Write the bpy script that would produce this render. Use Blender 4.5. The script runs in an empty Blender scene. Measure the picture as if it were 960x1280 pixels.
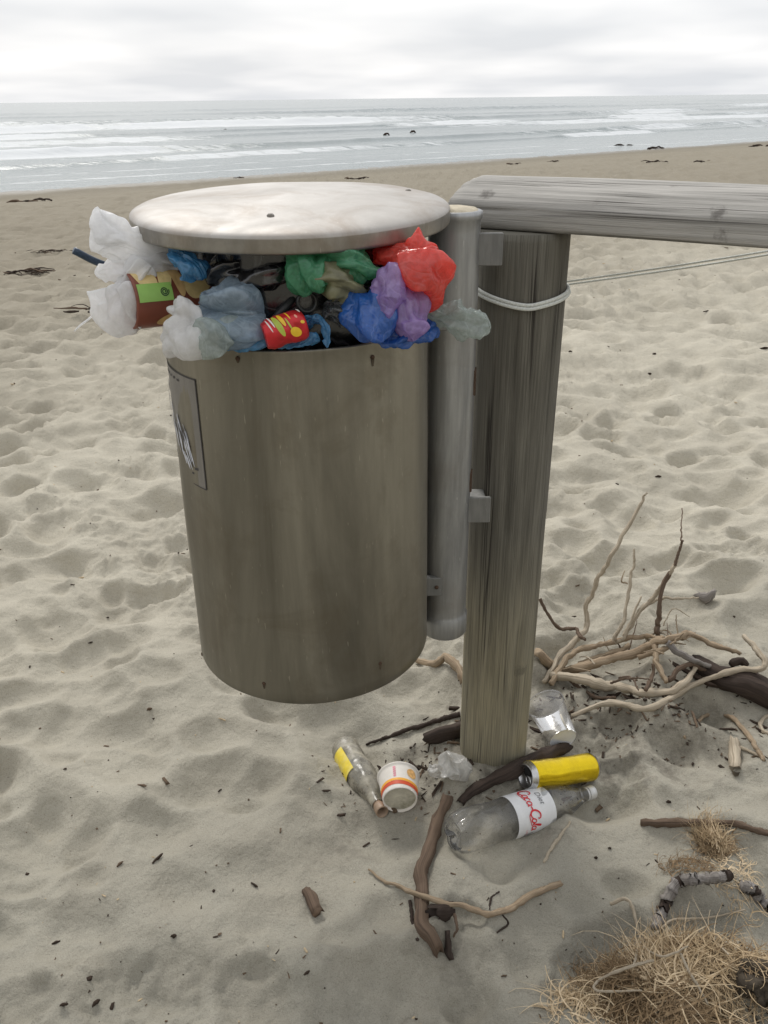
import bpy, math, random
import numpy as np
from mathutils import Vector, Matrix

random.seed(7)
rng = np.random.default_rng(7)
scene = bpy.context.scene
col = scene.collection

# ------------------------------------------------------------------ camera, sky, sun, exposure
FPX, CAMH = 1040.0, 1.35                     # focal length in photo pixels (960 x 1280), eye height
PITCH, ROLL = math.atan(517 / FPX), math.radians(0.656)
FW = np.array([0, math.cos(PITCH), -math.sin(PITCH)])
U0 = np.array([0, math.sin(PITCH), math.cos(PITCH)])
XX = np.array([1.0, 0, 0])
UP = U0 * math.cos(ROLL) + XX * math.sin(ROLL)
RT = XX * math.cos(ROLL) - U0 * math.sin(ROLL)
CAM = np.array([0, 0, CAMH])

cd = bpy.data.cameras.new('camera')
cd.sensor_fit = 'VERTICAL'
cd.sensor_height = 24
cd.lens = FPX / 1280 * 24
cd.clip_start = 0.02
cd.clip_end = 30000
cam = bpy.data.objects.new('camera', cd)
m = Matrix.Identity(4)
for i in range(3):
    m[i][0], m[i][1], m[i][2], m[i][3] = RT[i], UP[i], -FW[i], CAM[i]
cam.matrix_world = m
col.objects.link(cam)
scene.camera = cam

SUN_EL, SUN_AZ = math.radians(44), math.radians(-18)      # azimuth from +Y (the sea), positive to +X
sl = bpy.data.lights.new('sun', 'SUN')
sl.energy = 1.5
sl.angle = math.radians(16)
sl.color = (1.0, 0.965, 0.91)
sun = bpy.data.objects.new('sun', sl)
sd = Vector((math.sin(SUN_AZ) * math.cos(SUN_EL), math.cos(SUN_AZ) * math.cos(SUN_EL), math.sin(SUN_EL)))
sun.rotation_euler = sd.to_track_quat('Z', 'Y').to_euler()
sun.location = (0, 0, 20)
col.objects.link(sun)

w = bpy.data.worlds.new('World')
scene.world = w
w.use_nodes = True
nt = w.node_tree
nt.nodes.clear()
def N(t, type_, **kw):
    n = t.nodes.new(type_)
    for k, v in kw.items():
        setattr(n, k, v)
    return n
def build_world():
    L = nt.links.new
    out = N(nt, 'ShaderNodeOutputWorld')
    bg = N(nt, 'ShaderNodeBackground')
    bg.inputs['Strength'].default_value = 0.1
    sky = N(nt, 'ShaderNodeTexSky', sky_type='NISHITA')
    sky.sun_disc = False
    sky.sun_elevation = SUN_EL
    sky.sun_rotation = SUN_AZ
    sky.dust_density = 3.0
    tc = N(nt, 'ShaderNodeTexCoord')
    sep = N(nt, 'ShaderNodeSeparateXYZ')
    L(tc.outputs['Generated'], sep.inputs[0])
    # the cloud deck seen in perspective: direction / height
    zz = N(nt, 'ShaderNodeMath', operation='MAXIMUM')
    L(sep.outputs[2], zz.inputs[0]); zz.inputs[1].default_value = 0.0
    za = N(nt, 'ShaderNodeMath', operation='ADD')
    L(zz.outputs[0], za.inputs[0]); za.inputs[1].default_value = 0.12
    dx = N(nt, 'ShaderNodeMath', operation='DIVIDE'); L(sep.outputs[0], dx.inputs[0]); L(za.outputs[0], dx.inputs[1])
    dy = N(nt, 'ShaderNodeMath', operation='DIVIDE'); L(sep.outputs[1], dy.inputs[0]); L(za.outputs[0], dy.inputs[1])
    cb = N(nt, 'ShaderNodeCombineXYZ'); L(dx.outputs[0], cb.inputs[0]); L(dy.outputs[0], cb.inputs[1])
    mp = N(nt, 'ShaderNodeMapping'); mp.inputs['Scale'].default_value = (1.0, 0.9, 1); mp.inputs['Location'].default_value = (3.1, 1.7, 0)
    L(cb.outputs[0], mp.inputs[0])
    no = N(nt, 'ShaderNodeTexNoise'); no.inputs['Scale'].default_value = 0.8; no.inputs['Detail'].default_value = 3; no.inputs['Roughness'].default_value = 0.42
    L(mp.outputs[0], no.inputs['Vector'])
    cr = N(nt, 'ShaderNodeValToRGB')
    e = cr.color_ramp.elements
    e[0].position = 0.36; e[0].color = (6.9, 7.1, 7.4, 1)
    e[1].position = 0.64; e[1].color = (9.1, 9.1, 9.15, 1)
    L(no.outputs['Fac'], cr.inputs[0])
    mx = N(nt, 'ShaderNodeMix', data_type='RGBA')
    mx.inputs[0].default_value = 0.93
    L(sky.outputs[0], mx.inputs[6]); L(cr.outputs[0], mx.inputs[7])
    L(mx.outputs[2], bg.inputs[0])
    L(bg.outputs[0], out.inputs[0])
build_world()

scene.view_settings.view_transform = 'Standard'
scene.view_settings.look = 'None'
scene.view_settings.exposure = 0.2
scene.view_settings.gamma = 1.0
scene.view_settings.use_curve_mapping = False
scene.render.engine = 'CYCLES'
scene.cycles.max_bounces = 10
scene.cycles.transparent_max_bounces = 24
scene.cycles.transmission_bounces = 8

# ------------------------------------------------------------------ geometry helpers
def ray(px, py):
    return FW + RT * ((px - 480) / FPX) + UP * ((640 - py) / FPX)
def at(px, py, Y):                           # the point of the place seen at a photo pixel, Y metres out
    d = ray(px, py)
    return CAM + d * (Y / d[1])
def atz(px, py, z):                          # the same, at height z
    d = ray(px, py)
    return CAM + d * ((z - CAMH) / d[2])

def hsh(ix, iy, s):
    v = np.sin(ix * 127.1 + iy * 311.7 + s * 74.7) * 43758.5453
    return v - np.floor(v)
def vnoise(x, y, s=0):
    ix, iy = np.floor(x), np.floor(y)
    fx, fy = x - ix, y - iy
    fx = fx * fx * fx * (fx * (fx * 6 - 15) + 10); fy = fy * fy * fy * (fy * (fy * 6 - 15) + 10)
    a, b, c, d = hsh(ix, iy, s), hsh(ix + 1, iy, s), hsh(ix, iy + 1, s), hsh(ix + 1, iy + 1, s)
    return (a + (b - a) * fx) * (1 - fy) + (c + (d - c) * fx) * fy - 0.5
def fbm(x, y, s=0, o=4, g=0.5):
    r, a, f = 0, 1, 1
    for k in range(o):
        r = r + a * vnoise(x * f + 17.3 * k, y * f - 9.1 * k, s + k); a *= g; f *= 2.03
    return r
def fbm3(P, sc, s=0, o=3):
    return (fbm(P[:, 0] * sc + P[:, 2] * sc * 0.71, P[:, 1] * sc - P[:, 2] * sc * 0.66, s, o)
            + fbm(P[:, 2] * sc + P[:, 1] * sc * 0.37, P[:, 0] * sc - P[:, 1] * sc * 0.53, s + 31, o)) * 0.7

SN = np.array([-0.603, 0.797]); ST = np.array([0.797, 0.603])     # seaward and along-shore directions
SEA_Z = -0.8
def sm(a, b, x):
    t = np.clip((x - a) / (b - a), 0, 1)
    return t * t * (3 - 2 * t)
def bowls(x, y, cell, ax, rot, seed, k=2.2):
    c, s = math.cos(rot), math.sin(rot)
    xs, ys = (c * x + s * y) / (cell * ax), (-s * x + c * y) / cell
    ix, iy = np.floor(xs), np.floor(ys)
    acc = np.exp(-k * np.full_like(xs, 0.12))
    for dx in (-1, 0, 1):
        for dy in (-1, 0, 1):
            jx, jy = ix + dx, iy + dy
            px, py = jx + hsh(jx, jy, seed), jy + hsh(jx, jy, seed + 5)
            dep = 0.25 + 1.0 * hsh(jx, jy, seed + 9) ** 1.6
            rad = 0.42 + 0.4 * hsh(jx, jy, seed + 13)
            d2 = ((xs - px) ** 2 + (ys - py) ** 2) / (rad * rad)
            acc = acc + np.exp(-k * 4 * dep * (np.minimum(d2, 3.0) - 1))
    return -np.log(acc) / (k * 4)
PITS = []
def H(x, y):                                 # height of the sand
    x = np.asarray(x, float); y = np.asarray(y, float)
    s = x * SN[0] + y * SN[1]
    prof = -0.8 * sm(4, 36, s) * 1.35 - 1.6 * sm(30, 90, s)
    prof = prof + 4.2 * sm(1.2, 8.0, -y)        # unseen dune behind the viewer, added to cut skylight from that side
    wx = x + 0.07 * fbm(x * 2.6, y * 2.6, 3, 3); wy = y + 0.06 * fbm(x * 2.3, y * 2.3, 8, 3)
    trample = 1.0 - 0.75 * sm(16, 25, s)
    amp = 0.75 + 0.5 * fbm(x * 0.6, y * 0.6, 41, 2)
    near = 1 - sm(1.2, 2.2, y)
    h = (0.045 + 0.045 * near) * amp * bowls(wx, wy, 0.25, 1.3, 0.25, 1, 4.0)
    h = h + (0.085 - 0.022 * near) * amp * bowls(wx, wy, 0.15, 1.35, 0.1, 14, 4.5)
    h = h + 0.040 * amp * bowls(wx, wy, 0.085, 1.35, -0.4, 2, 4.5)
    h = h + 0.055 * bowls(wx, wy, 0.15, 2.4, 0.62, 6, 3.2) * sm(-0.1, 0.25, fbm(x * 0.8 + 3, y * 0.8, 45, 2)) * (0.4 + 0.6 * (1 - sm(1.5, 4, y)))
    h = h * (1 - 0.6 * np.exp(-((x - 0.2) / 0.34) ** 2 - ((y - 1.34) / 0.2) ** 2))      # trodden flat by the post
    h = h + 0.050 * fbm(x * 0.9, y * 0.9, 51, 3) + 0.011 * fbm(x * 5.0, y * 5.0, 61, 3)
    loose = sm(0.0, 0.28, fbm(x * 2.4, y * 2.4, 66, 3))          # patches of freshly kicked-up sand
    h = h + (0.005 + 0.014 * loose) * np.abs(fbm(x * 22, y * 22, 71, 3)) + (0.0025 + 0.010 * loose) * fbm(x * 52, y * 52, 81, 3)
    # sand banked up against the post
    d = np.hypot(x - 0.249, y - 1.50)
    return prof + h * trample + 0.018 * np.exp(-((d - 0.08) / 0.09) ** 2)
def gp(px, py, dz=0.0):                      # the point of the sand (plus dz) seen at a photo pixel
    z = 0.0
    for _ in range(6):
        P = atz(px, py, z + dz)
        z = float(H(P[0], P[1]))
    return np.array([P[0], P[1], z + dz])

WL = {}
def mk(name, V, F, mat, parent=None, uv=None, smooth=True, label=None, cat=None, group=None, kind=None):
    """one mesh object from world-space vertices; top-level ones get their origin at the base"""
    V = np.asarray(V, float).reshape(-1, 3)
    if parent is None:
        o0 = np.array([(V[:, 0].min() + V[:, 0].max()) / 2, (V[:, 1].min() + V[:, 1].max()) / 2, V[:, 2].min()])
    else:
        o0 = WL[parent.name]
    me = bpy.data.meshes.new(name)
    Vl = V - o0
    if isinstance(F, np.ndarray):
        nf, k = F.shape
        me.vertices.add(len(Vl)); me.vertices.foreach_set('co', Vl.astype(np.float32).ravel())
        me.loops.add(nf * k); me.loops.foreach_set('vertex_index', F.astype(np.int32).ravel())
        me.polygons.add(nf); me.polygons.foreach_set('loop_start', np.arange(0, nf * k, k, dtype=np.int32))
        me.update(calc_edges=True)
    else:
        me.from_pydata(Vl.tolist(), [], F)
    if uv is not None:
        ul = me.uv_layers.new(name='UVMap')
        ul.data.foreach_set('uv', np.asarray(uv, np.float32).ravel())
    if smooth:
        me.polygons.foreach_set('use_smooth', np.ones(len(me.polygons), bool))
    me.validate()
    if mat is not None:
        me.materials.append(mat)
    o = bpy.data.objects.new(name, me)
    col.objects.link(o)
    if parent is None:
        o.location = o0
    else:
        o.parent = parent
    WL[o.name] = o0
    if label: o['label'] = label
    if cat: o['category'] = cat
    if group: o['group'] = group
    if kind: o['kind'] = kind
    return o
def thing(name, loc, label, cat, group=None):
    o = bpy.data.objects.new(name, None)
    o.empty_display_size = 0.05
    o.location = loc
    col.objects.link(o)
    WL[o.name] = np.array(loc, float)
    o['label'] = label; o['category'] = cat
    if group: o['group'] = group
    return o

def gridmesh(P, closed=True, cap0=False, cap1=False):
    """P[m, n, 3]: rings of n points; returns V, F(list), uv"""
    m_, n_ = P.shape[:2]
    V = P.reshape(-1, 3)
    F, uv = [], []
    vl = np.concatenate([[0], np.cumsum(np.linalg.norm(np.diff(P.mean(1), axis=0), axis=1))])
    J = n_ if closed else n_ - 1
    for i in range(m_ - 1):
        for j in range(J):
            j2 = (j + 1) % n_
            F.append((i * n_ + j, i * n_ + j2, (i + 1) * n_ + j2, (i + 1) * n_ + j))
            uv += [(j / n_, vl[i]), ((j + 1) / n_, vl[i]), ((j + 1) / n_, vl[i + 1]), (j / n_, vl[i + 1])]
    if cap0:
        F.append(tuple(reversed(range(n_)))); uv += [(0.5, 0)] * n_
    if cap1:
        F.append(tuple((m_ - 1) * n_ + j for j in range(n_))); uv += [(0.5, vl[-1])] * n_
    return V, F, uv
def frame(z, x=None):
    z = np.array(z, float); z /= np.linalg.norm(z)
    if x is None: x = np.array([0, 0, 1.0]) if abs(z[2]) < 0.9 else np.array([1.0, 0, 0])
    x = np.array(x, float); x = x - z * (x @ z); x /= np.linalg.norm(x)
    y = np.cross(z, x)
    return np.stack([x, y, z], 1)            # columns
def lathe(prof, n=48):
    prof = np.array(prof, float)
    a = np.arange(n) * 2 * math.pi / n
    P = np.zeros((len(prof), n, 3))
    P[:, :, 0] = prof[:, 0:1] * np.cos(a); P[:, :, 1] = prof[:, 0:1] * np.sin(a); P[:, :, 2] = prof[:, 1:2]
    return P
def xf(V, M, o):
    s = V.shape
    return (V.reshape(-1, 3) @ M.T + np.asarray(o)).reshape(s)
def spline(pts, n, closed=False):
    pts = np.array(pts, float)
    if len(pts) == 2: pts = np.array([pts[0], pts[0] * .67 + pts[1] * .33, pts[0] * .33 + pts[1] * .67, pts[1]])
    Q = np.vstack([2 * pts[0] - pts[1], pts, 2 * pts[-1] - pts[-2]])
    out = []
    ts = np.linspace(0, len(pts) - 1, n)
    for t in ts:
        i = min(int(t), len(pts) - 2); u = t - i
        p0, p1, p2, p3 = Q[i], Q[i + 1], Q[i + 2], Q[i + 3]
        out.append(0.5 * ((2 * p1) + (-p0 + p2) * u + (2 * p0 - 5 * p1 + 4 * p2 - p3) * u * u + (-p0 + 3 * p1 - 3 * p2 + p3) * u ** 3))
    return np.array(out)
def tube(pts, radii, nseg=10, nring=None, rough=0.0, seed=0, flat=1.0, jag=0.0, close=True, wob=0.0):
    """a tapering tube along a smooth path through pts"""
    pts = np.array(pts, float)
    L = np.linalg.norm(np.diff(pts, axis=0), axis=1).sum()
    rmean = float(np.mean(radii))
    if nring is None: nring = int(np.clip(L / max(rmean, 1e-4) * 1.3, 6, 90))
    C = spline(pts, nring)
    if len(np.atleast_1d(radii)) == 1: radii = [float(np.atleast_1d(radii)[0])] * len(pts)
    R = np.interp(np.linspace(0, 1, nring), np.linspace(0, 1, len(radii)), radii)
    if wob > 0:
        t = np.linspace(0, 1, nring) * L
        for k in range(3):
            C[:, k] += wob * (vnoise(t / (rmean * 7) + seed * 3.1, np.full_like(t, k * 7.7), seed) + 0.5 * vnoise(t / (rmean * 2.5) + seed, np.full_like(t, k * 3.3), seed + 4))
    T = np.gradient(C, axis=0); T /= np.linalg.norm(T, axis=1)[:, None] + 1e-12
    up = np.array([0, 0, 1.0]) if abs(T[0][2]) < 0.9 else np.array([1.0, 0, 0])
    x = up - T[0] * (up @ T[0]); x /= np.linalg.norm(x)
    P = np.zeros((nring, nseg, 3))
    a = np.arange(nseg) * 2 * math.pi / nseg
    for i in range(nring):
        x = x - T[i] * (x @ T[i]); x /= np.linalg.norm(x)
        y = np.cross(T[i], x)
        r = R[i] * np.ones(nseg)
        if rough:
            r = r * (1 + rough * (vnoise(np.cos(a) * 1.3 + 5, np.sin(a) * 1.3 + i * 0.35 + seed, seed) * 1.4 + vnoise(np.cos(a) * 3 + 5, np.sin(a) * 3 + i * 0.9, seed + 2)))
        P[i] = C[i] + np.outer(np.cos(a) * r, x) * flat + np.outer(np.sin(a) * r, y)
    if jag:
        for e, sg in ((0, -1), (-1, 1)):
            P[e] += np.outer((vnoise(np.cos(a) * 2 + seed, np.sin(a) * 2, seed + 9)) * jag * R[e] * 2, T[e]) * sg
    V, F, uv = gridmesh(P, True, close, close)
    return V, F, uv
def merge(*parts):
    V, F, uv, n = [], [], [], 0
    for v, f, u in parts:
        v = np.asarray(v).reshape(-1, 3)
        V.append(v); F += [tuple(i + n for i in q) for q in f]; uv += list(u); n += len(v)
    return np.vstack(V), F, uv
def box(cx, cy, cz, sx, sy, sz, bev=0.002, M=None):
    """a box with bevelled edges, built from a rounded-rectangle sweep along z"""
    hx, hy, hz = sx / 2, sy / 2, sz / 2
    def ring(ins, z):
        x, y, b = hx - ins, hy - ins, bev
        return [(x - b, -y, z), (x, -y + b, z), (x, y - b, z), (x - b, y, z), (-x + b, y, z), (-x, y - b, z), (-x, -y + b, z), (-x + b, -y, z)]
    P = np.array([ring(bev, -hz), ring(0, -hz + bev), ring(0, hz - bev), ring(bev, hz)])
    if M is not None: P = xf(P, M, (0, 0, 0))
    return gridmesh(P + np.array([cx, cy, cz]), True, True, True)

# ------------------------------------------------------------------ materials
MATS = {}
class MB:
    def __init__(s, name):
        s.m = bpy.data.materials.new(name); s.m.use_nodes = True
        s.t = s.m.node_tree; s.t.nodes.clear()
        s.out = s.n('ShaderNodeOutputMaterial'); s.p = s.n('ShaderNodeBsdfPrincipled')
        s.l(s.p.outputs[0], s.out.inputs[0])
        MATS[name] = s.m
    def n(s, ty, **kw): return N(s.t, ty, **kw)
    def l(s, a, b): s.t.links.new(a, b)
    def set(s, **kw):
        for k, v in kw.items():
            s.p.inputs[k.replace('_', ' ')].default_value = v if not (isinstance(v, tuple) and len(v) == 3) else (*v, 1)
        return s
    def coord(s, kind='Object', scale=(1, 1, 1), loc=(0, 0, 0)):
        tc = s.n('ShaderNodeTexCoord'); mp = s.n('ShaderNodeMapping')
        mp.inputs['Scale'].default_value = scale; mp.inputs['Location'].default_value = loc
        s.l(tc.outputs[kind], mp.inputs[0]); return mp.outputs[0]
    def pos(s, scale=(1, 1, 1)):
        ge = s.n('ShaderNodeNewGeometry'); mp = s.n('ShaderNodeMapping')
        mp.inputs['Scale'].default_value = scale
        s.l(ge.outputs['Position'], mp.inputs[0]); return mp.outputs[0]
    def noise(s, vec, scale=5, detail=4, rough=0.55, dist=0.0):
        n = s.n('ShaderNodeTexNoise'); n.inputs['Scale'].default_value = scale; n.inputs['Detail'].default_value = detail
        n.inputs['Roughness'].default_value = rough; n.inputs['Distortion'].default_value = dist
        s.l(vec, n.inputs['Vector']); return n.outputs['Fac']
    def ramp(s, fac, stops):
        r = s.n('ShaderNodeValToRGB'); el = r.color_ramp.elements
        while len(el) < len(stops): el.new(0.5)
        for e, (p, c) in zip(el, stops):
            e.position = p; e.color = (*c, 1) if isinstance(c, tuple) else (c, c, c, 1)
        s.l(fac, r.inputs[0]); return r.outputs[0]
    def mix(s, fac, a, b, mode='MIX'):
        m_ = s.n('ShaderNodeMix', data_type='RGBA', blend_type=mode)
        for k, v in ((0, fac), (6, a), (7, b)):
            if isinstance(v, (int, float)): m_.inputs[k].default_value = v if k == 0 else (v, v, v, 1)
            elif isinstance(v, tuple): m_.inputs[k].default_value = (*v, 1)
            else: s.l(v, m_.inputs[k])
        return m_.outputs[2]
    def math(s, op, a, b=0.0):
        n = s.n('ShaderNodeMath', operation=op)
        for k, v in ((0, a), (1, b)):
            if isinstance(v, (int, float)): n.inputs[k].default_value = v
            else: s.l(v, n.inputs[k])
        return n.outputs[0]
    def bump(s, h, strength=0.3, dist=0.01, prev=None):
        b = s.n('ShaderNodeBump'); b.inputs['Strength'].default_value = strength; b.inputs['Distance'].default_value = dist
        s.l(h, b.inputs['Height'])
        if prev is not None: s.l(prev, b.inputs['Normal'])
        s.l(b.outputs[0], s.p.inputs['Normal']); return b.outputs[0]
    def base(s, c): s.l(c, s.p.inputs['Base Color']); return s
    def rough(s, c): s.l(c, s.p.inputs['Roughness']); return s

def m_sand():
    b = MB('sand')
    P = b.pos()
    big = b.noise(P, 0.8, 5, 0.55)
    mid = b.noise(P, 7, 5, 0.6)
    fine = b.noise(P, 420, 3, 0.7)
    c = b.ramp(big, [(0.30, (0.46, 0.425, 0.345)), (0.62, (0.565, 0.525, 0.43))])
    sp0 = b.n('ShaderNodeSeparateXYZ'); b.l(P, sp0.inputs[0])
    near_d = b.math('ADD', b.math('ADD', sp0.outputs[1], b.math('MULTIPLY', sp0.outputs[0], -0.25)), b.math('MULTIPLY', b.math('SUBTRACT', b.noise(P, 1.7, 4), 0.5), 1.6))
    c = b.mix(b.ramp(b.math('MULTIPLY', near_d, 0.2), [(0.17, 1.0), (0.46, 0.0)]), c, (0.335, 0.318, 0.265))     # nearer sand mixed darker and greyer, edge broken up by noise
    sd_ = b.math('ADD', b.math('ADD', b.math('MULTIPLY', sp0.outputs[0], float(SN[0])), b.math('MULTIPLY', sp0.outputs[1], float(SN[1]))), b.math('MULTIPLY', b.math('SUBTRACT', b.noise(P, 0.6, 4), 0.5), 4.0))
    c = b.mix(b.ramp(b.math('MULTIPLY', sd_, 0.05), [(0.16, 0.0), (0.42, 1.0)]), c, (0.285, 0.252, 0.192))     # damp beach face
    c = b.mix(b.ramp(mid, [(0.38, 0.0), (0.75, 0.35)]), c, (0.29, 0.26, 0.205))
    c = b.mix(b.ramp(fine, [(0.30, 0.55), (0.48, 0.0)]), c, (0.17, 0.15, 0.12))
    c = b.mix(b.ramp(fine, [(0.60, 0.0), (0.78, 0.5)]), c, (0.62, 0.57, 0.47))
    for (kx, ky, kr, kk) in ((0.43, 1.66, 0.34, 0.75), (0.16, 1.52, 0.20, 0.7), (0.36, 1.42, 0.17, 0.6), (0.02, 1.38, 0.18, 0.5), (0.62, 0.95, 0.2, 0.55), (0.75, 1.62, 0.25, 0.7), (-0.12, 1.22, 0.12, 0.5), (0.12, 1.02, 0.12, 0.6)):
        dv = b.n('ShaderNodeVectorMath', operation='DISTANCE'); dv.inputs[1].default_value = (kx, ky, 0); b.l(P, dv.inputs[0])
        dd = b.math('ADD', b.math('MULTIPLY', dv.outputs['Value'], 0.5 / kr), b.math('MULTIPLY', b.math('SUBTRACT', b.noise(P, 14, 6, 0.72), 0.5), 1.5))
        c = b.mix(b.ramp(dd, [(0.05, kk * 0.75), (0.45, 0.0)]), c, (0.10, 0.085, 0.065))       # leaf mould and rotted wood
    # scattered tiny dark grit
    vo = b.n('ShaderNodeTexVoronoi'); vo.inputs['Scale'].default_value = 34; b.l(P, vo.inputs['Vector'])
    grit = b.ramp(vo.outputs['Distance'], [(0.03, 1.0), (0.07, 0.0)])
    gm = b.math('MULTIPLY', grit, b.ramp(b.noise(P, 2.3, 3), [(0.5, 0.0), (0.62, 0.8)]))
    c = b.mix(gm, c, (0.06, 0.045, 0.035))
    # wet strip along the waterline (seaward distance)
    sp = b.n('ShaderNodeSeparateXYZ'); b.l(P, sp.inputs[0])
    s_ = b.math('ADD', b.math('MULTIPLY', sp.outputs[0], float(SN[0])), b.math('MULTIPLY', sp.outputs[1], float(SN[1])))
    s_ = b.math('ADD', s_, b.math('MULTIPLY', b.noise(P, 0.35, 4), 3.0))
    wet = b.ramp(b.math('MULTIPLY', b.math('SUBTRACT', s_, 20.0), 0.1), [(0.15, 0.0), (0.62, 1.0)])
    c = b.mix(b.math('MULTIPLY', wet, 0.8), c, (0.165, 0.145, 0.11))
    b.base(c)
    b.rough(b.ramp(wet, [(0.5, 0.95), (1.0, 0.30)]))
    b.p.inputs['Specular IOR Level'].default_value = 0.25
    n0 = b.bump(b.noise(P, 5.5, 5, 0.65), 0.45, 0.05)
    n1 = b.bump(b.noise(P, 42, 6, 0.68), 0.8, 0.008, n0)
    n2 = b.bump(fine, 0.8, 0.002, n1)
    return b.m
def m_sea():
    b = MB('sea_water')
    P = b.pos()
    at_ = b.n('ShaderNodeAttribute', attribute_name='foam')
    f = at_.outputs['Fac']
    mp = b.n('ShaderNodeMapping'); mp.inputs['Rotation'].default_value = (0, 0, -0.648); mp.inputs['Scale'].default_value = (0.35, 1.2, 1)
    b.l(P, mp.inputs[0])
    n1 = b.noise(mp.outputs[0], 1.9, 7, 0.75, 0.4)
    fm = b.ramp(b.math('ADD', f, b.math('MULTIPLY', b.math('SUBTRACT', n1, 0.5), 2.4)), [(0.38, 0.0), (0.85, 1.0)])
    wcol = b.ramp(b.noise(mp.outputs[0], 0.05, 4), [(0.35, (0.19, 0.225, 0.225)), (0.65, (0.28, 0.31, 0.305))])
    b.base(b.mix(fm, wcol, (0.68, 0.70, 0.71)))
    b.rough(b.ramp(fm, [(0.0, 0.2), (1.0, 0.75)]))
    b.p.inputs['IOR'].default_value = 1.33
    n = b.bump(b.noise(mp.outputs[0], 1.1, 5, 0.6), 0.35, 0.25)
    b.bump(n1, 0.3, 0.1, n)
    return b.m
def m_wood(name, dark, light, uvs=(5, 3), detail=0.5, rough=0.85, crack=True, fine=34, tint=None, knots=(), ckm=(0.5, 0.6), kk=0.85):
    """weathered timber, grain running along the UV v axis"""
    b = MB(name)
    tc = b.n('ShaderNodeTexCoord')
    # cylinder coordinates made seamless from the angle
    sp = b.n('ShaderNodeSeparateXYZ'); b.l(tc.outputs['UV'], sp.inputs[0])
    a = b.math('MULTIPLY', sp.outputs[0], 2 * math.pi)
    cb = b.n('ShaderNodeCombineXYZ')
    b.l(b.math('COSINE', a), cb.inputs[0]); b.l(b.math('SINE', a), cb.inputs[1]); b.l(sp.outputs[1], cb.inputs[2])
    def V(k, l):
        mp = b.n('ShaderNodeMapping'); mp.inputs['Scale'].default_value = (k, k, l); b.l(cb.outputs[0], mp.inputs[0]); return mp.outputs[0]
    g1 = b.noise(V(uvs[0], uvs[1]), 1.0, 6, 0.62, 0.3)
    g2 = b.noise(V(fine, 6), 1.0, 4, 0.6)
    g3 = b.noise(V(1.3, 3.2), 1.0, 4, 0.6)
    c = b.ramp(g1, [(0.28, dark), (0.72, light)])
    c = b.mix(b.ramp(g3, [(0.42, 0.0), (0.7, 0.6)]), c, tuple(k * 0.5 for k in light))
    if tint:
        t = b.ramp(sp.outputs[1], [(tint[0], 0.0), (tint[1], 1.0)])
        c = b.mix(b.math('MULTIPLY', t, b.ramp(g3, [(0.3, 0.9), (0.7, 0.45)])), c, tint[2])
    c = b.mix(b.ramp(g2, [(0.35, detail), (0.6, 0.0)]), c, tuple(k * 0.45 for k in dark))
    h = g2
    if crack:
        ck = b.noise(V(uvs[0] * 2.2, 0.9), 1.0, 3, 0.5, 0.2)
        cm = b.ramp(ck, [(0.47, 0.0), (0.495, 1.0), (0.505, 1.0), (0.53, 0.0)])
        cm = b.math('MULTIPLY', cm, b.ramp(b.noise(V(2.0, 2.0), 1.0, 2), [(ckm[0], 0.0), (ckm[1], 0.9)]))
        c = b.mix(cm, c, (0.035, 0.03, 0.026))
        h = b.math('SUBTRACT', g2, b.math('MULTIPLY', cm, 1.2))
    for (kx, ky, kz, kr) in knots:
        ge = b.n('ShaderNodeNewGeometry')
        dv = b.n('ShaderNodeVectorMath', operation='DISTANCE'); dv.inputs[1].default_value = (kx, ky, kz); b.l(ge.outputs['Position'], dv.inputs[0])
        dd = b.math('ADD', b.math('MULTIPLY', dv.outputs['Value'], 1 / kr), b.math('MULTIPLY', b.math('SUBTRACT', b.noise(ge.outputs['Position'], 85, 4, 0.7), 0.5), 2.0))
        c = b.mix(b.ramp(dd, [(0.35, kk), (1.0, 0.0)]), c, (0.06, 0.052, 0.045))
    b.base(c)
    b.p.inputs['Roughness'].default_value = rough
    b.p.inputs['Specular IOR Level'].default_value = 0.2
    b.bump(h, 0.6, 0.003)
    return b.m
def m_steel(name, c0, c1, streak=(14, 14, 0.9), rough=(0.34, 0.55), metal=0.8, stain=None, fine=True, s2k=0.3):
    b = MB(name)
    O = b.coord('Object', streak)
    O2 = b.coord('Object')
    s1 = b.noise(O, 1.0, 6, 0.62, 0.5)
    s2 = b.noise(b.coord('Object', (streak[0] * 5, streak[1] * 5, streak[2] * 2)), 1.0, 4, 0.6)
    bl = b.noise(O2, 9, 5, 0.65, 0.6)
    c = b.ramp(s1, [(0.3, c0), (0.7, c1)])
    c = b.mix(b.ramp(s2, [(0.4, s2k), (0.62, 0.0)]), c, tuple(k * 0.55 for k in c0))
    if stain: c = b.mix(b.ramp(bl, [(0.48, 0.0), (0.75, stain[1])]), c, stain[0])
    sc = b.noise(b.coord('Object', (260, 260, 40)), 1.0, 2, 0.5)
    c = b.mix(b.ramp(sc, [(0.70, 0.0), (0.76, 0.35)]), c, tuple(min(1, k * 1.6) for k in c1))
    b.base(c)
    b.p.inputs['Metallic'].default_value = metal
    b.rough(b.ramp(s1, [(0.3, rough[1]), (0.7, rough[0])]))
    n = b.bump(bl, 0.12, 0.004)
    if fine: b.bump(s2, 0.08, 0.001, n)
    return b.m
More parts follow.
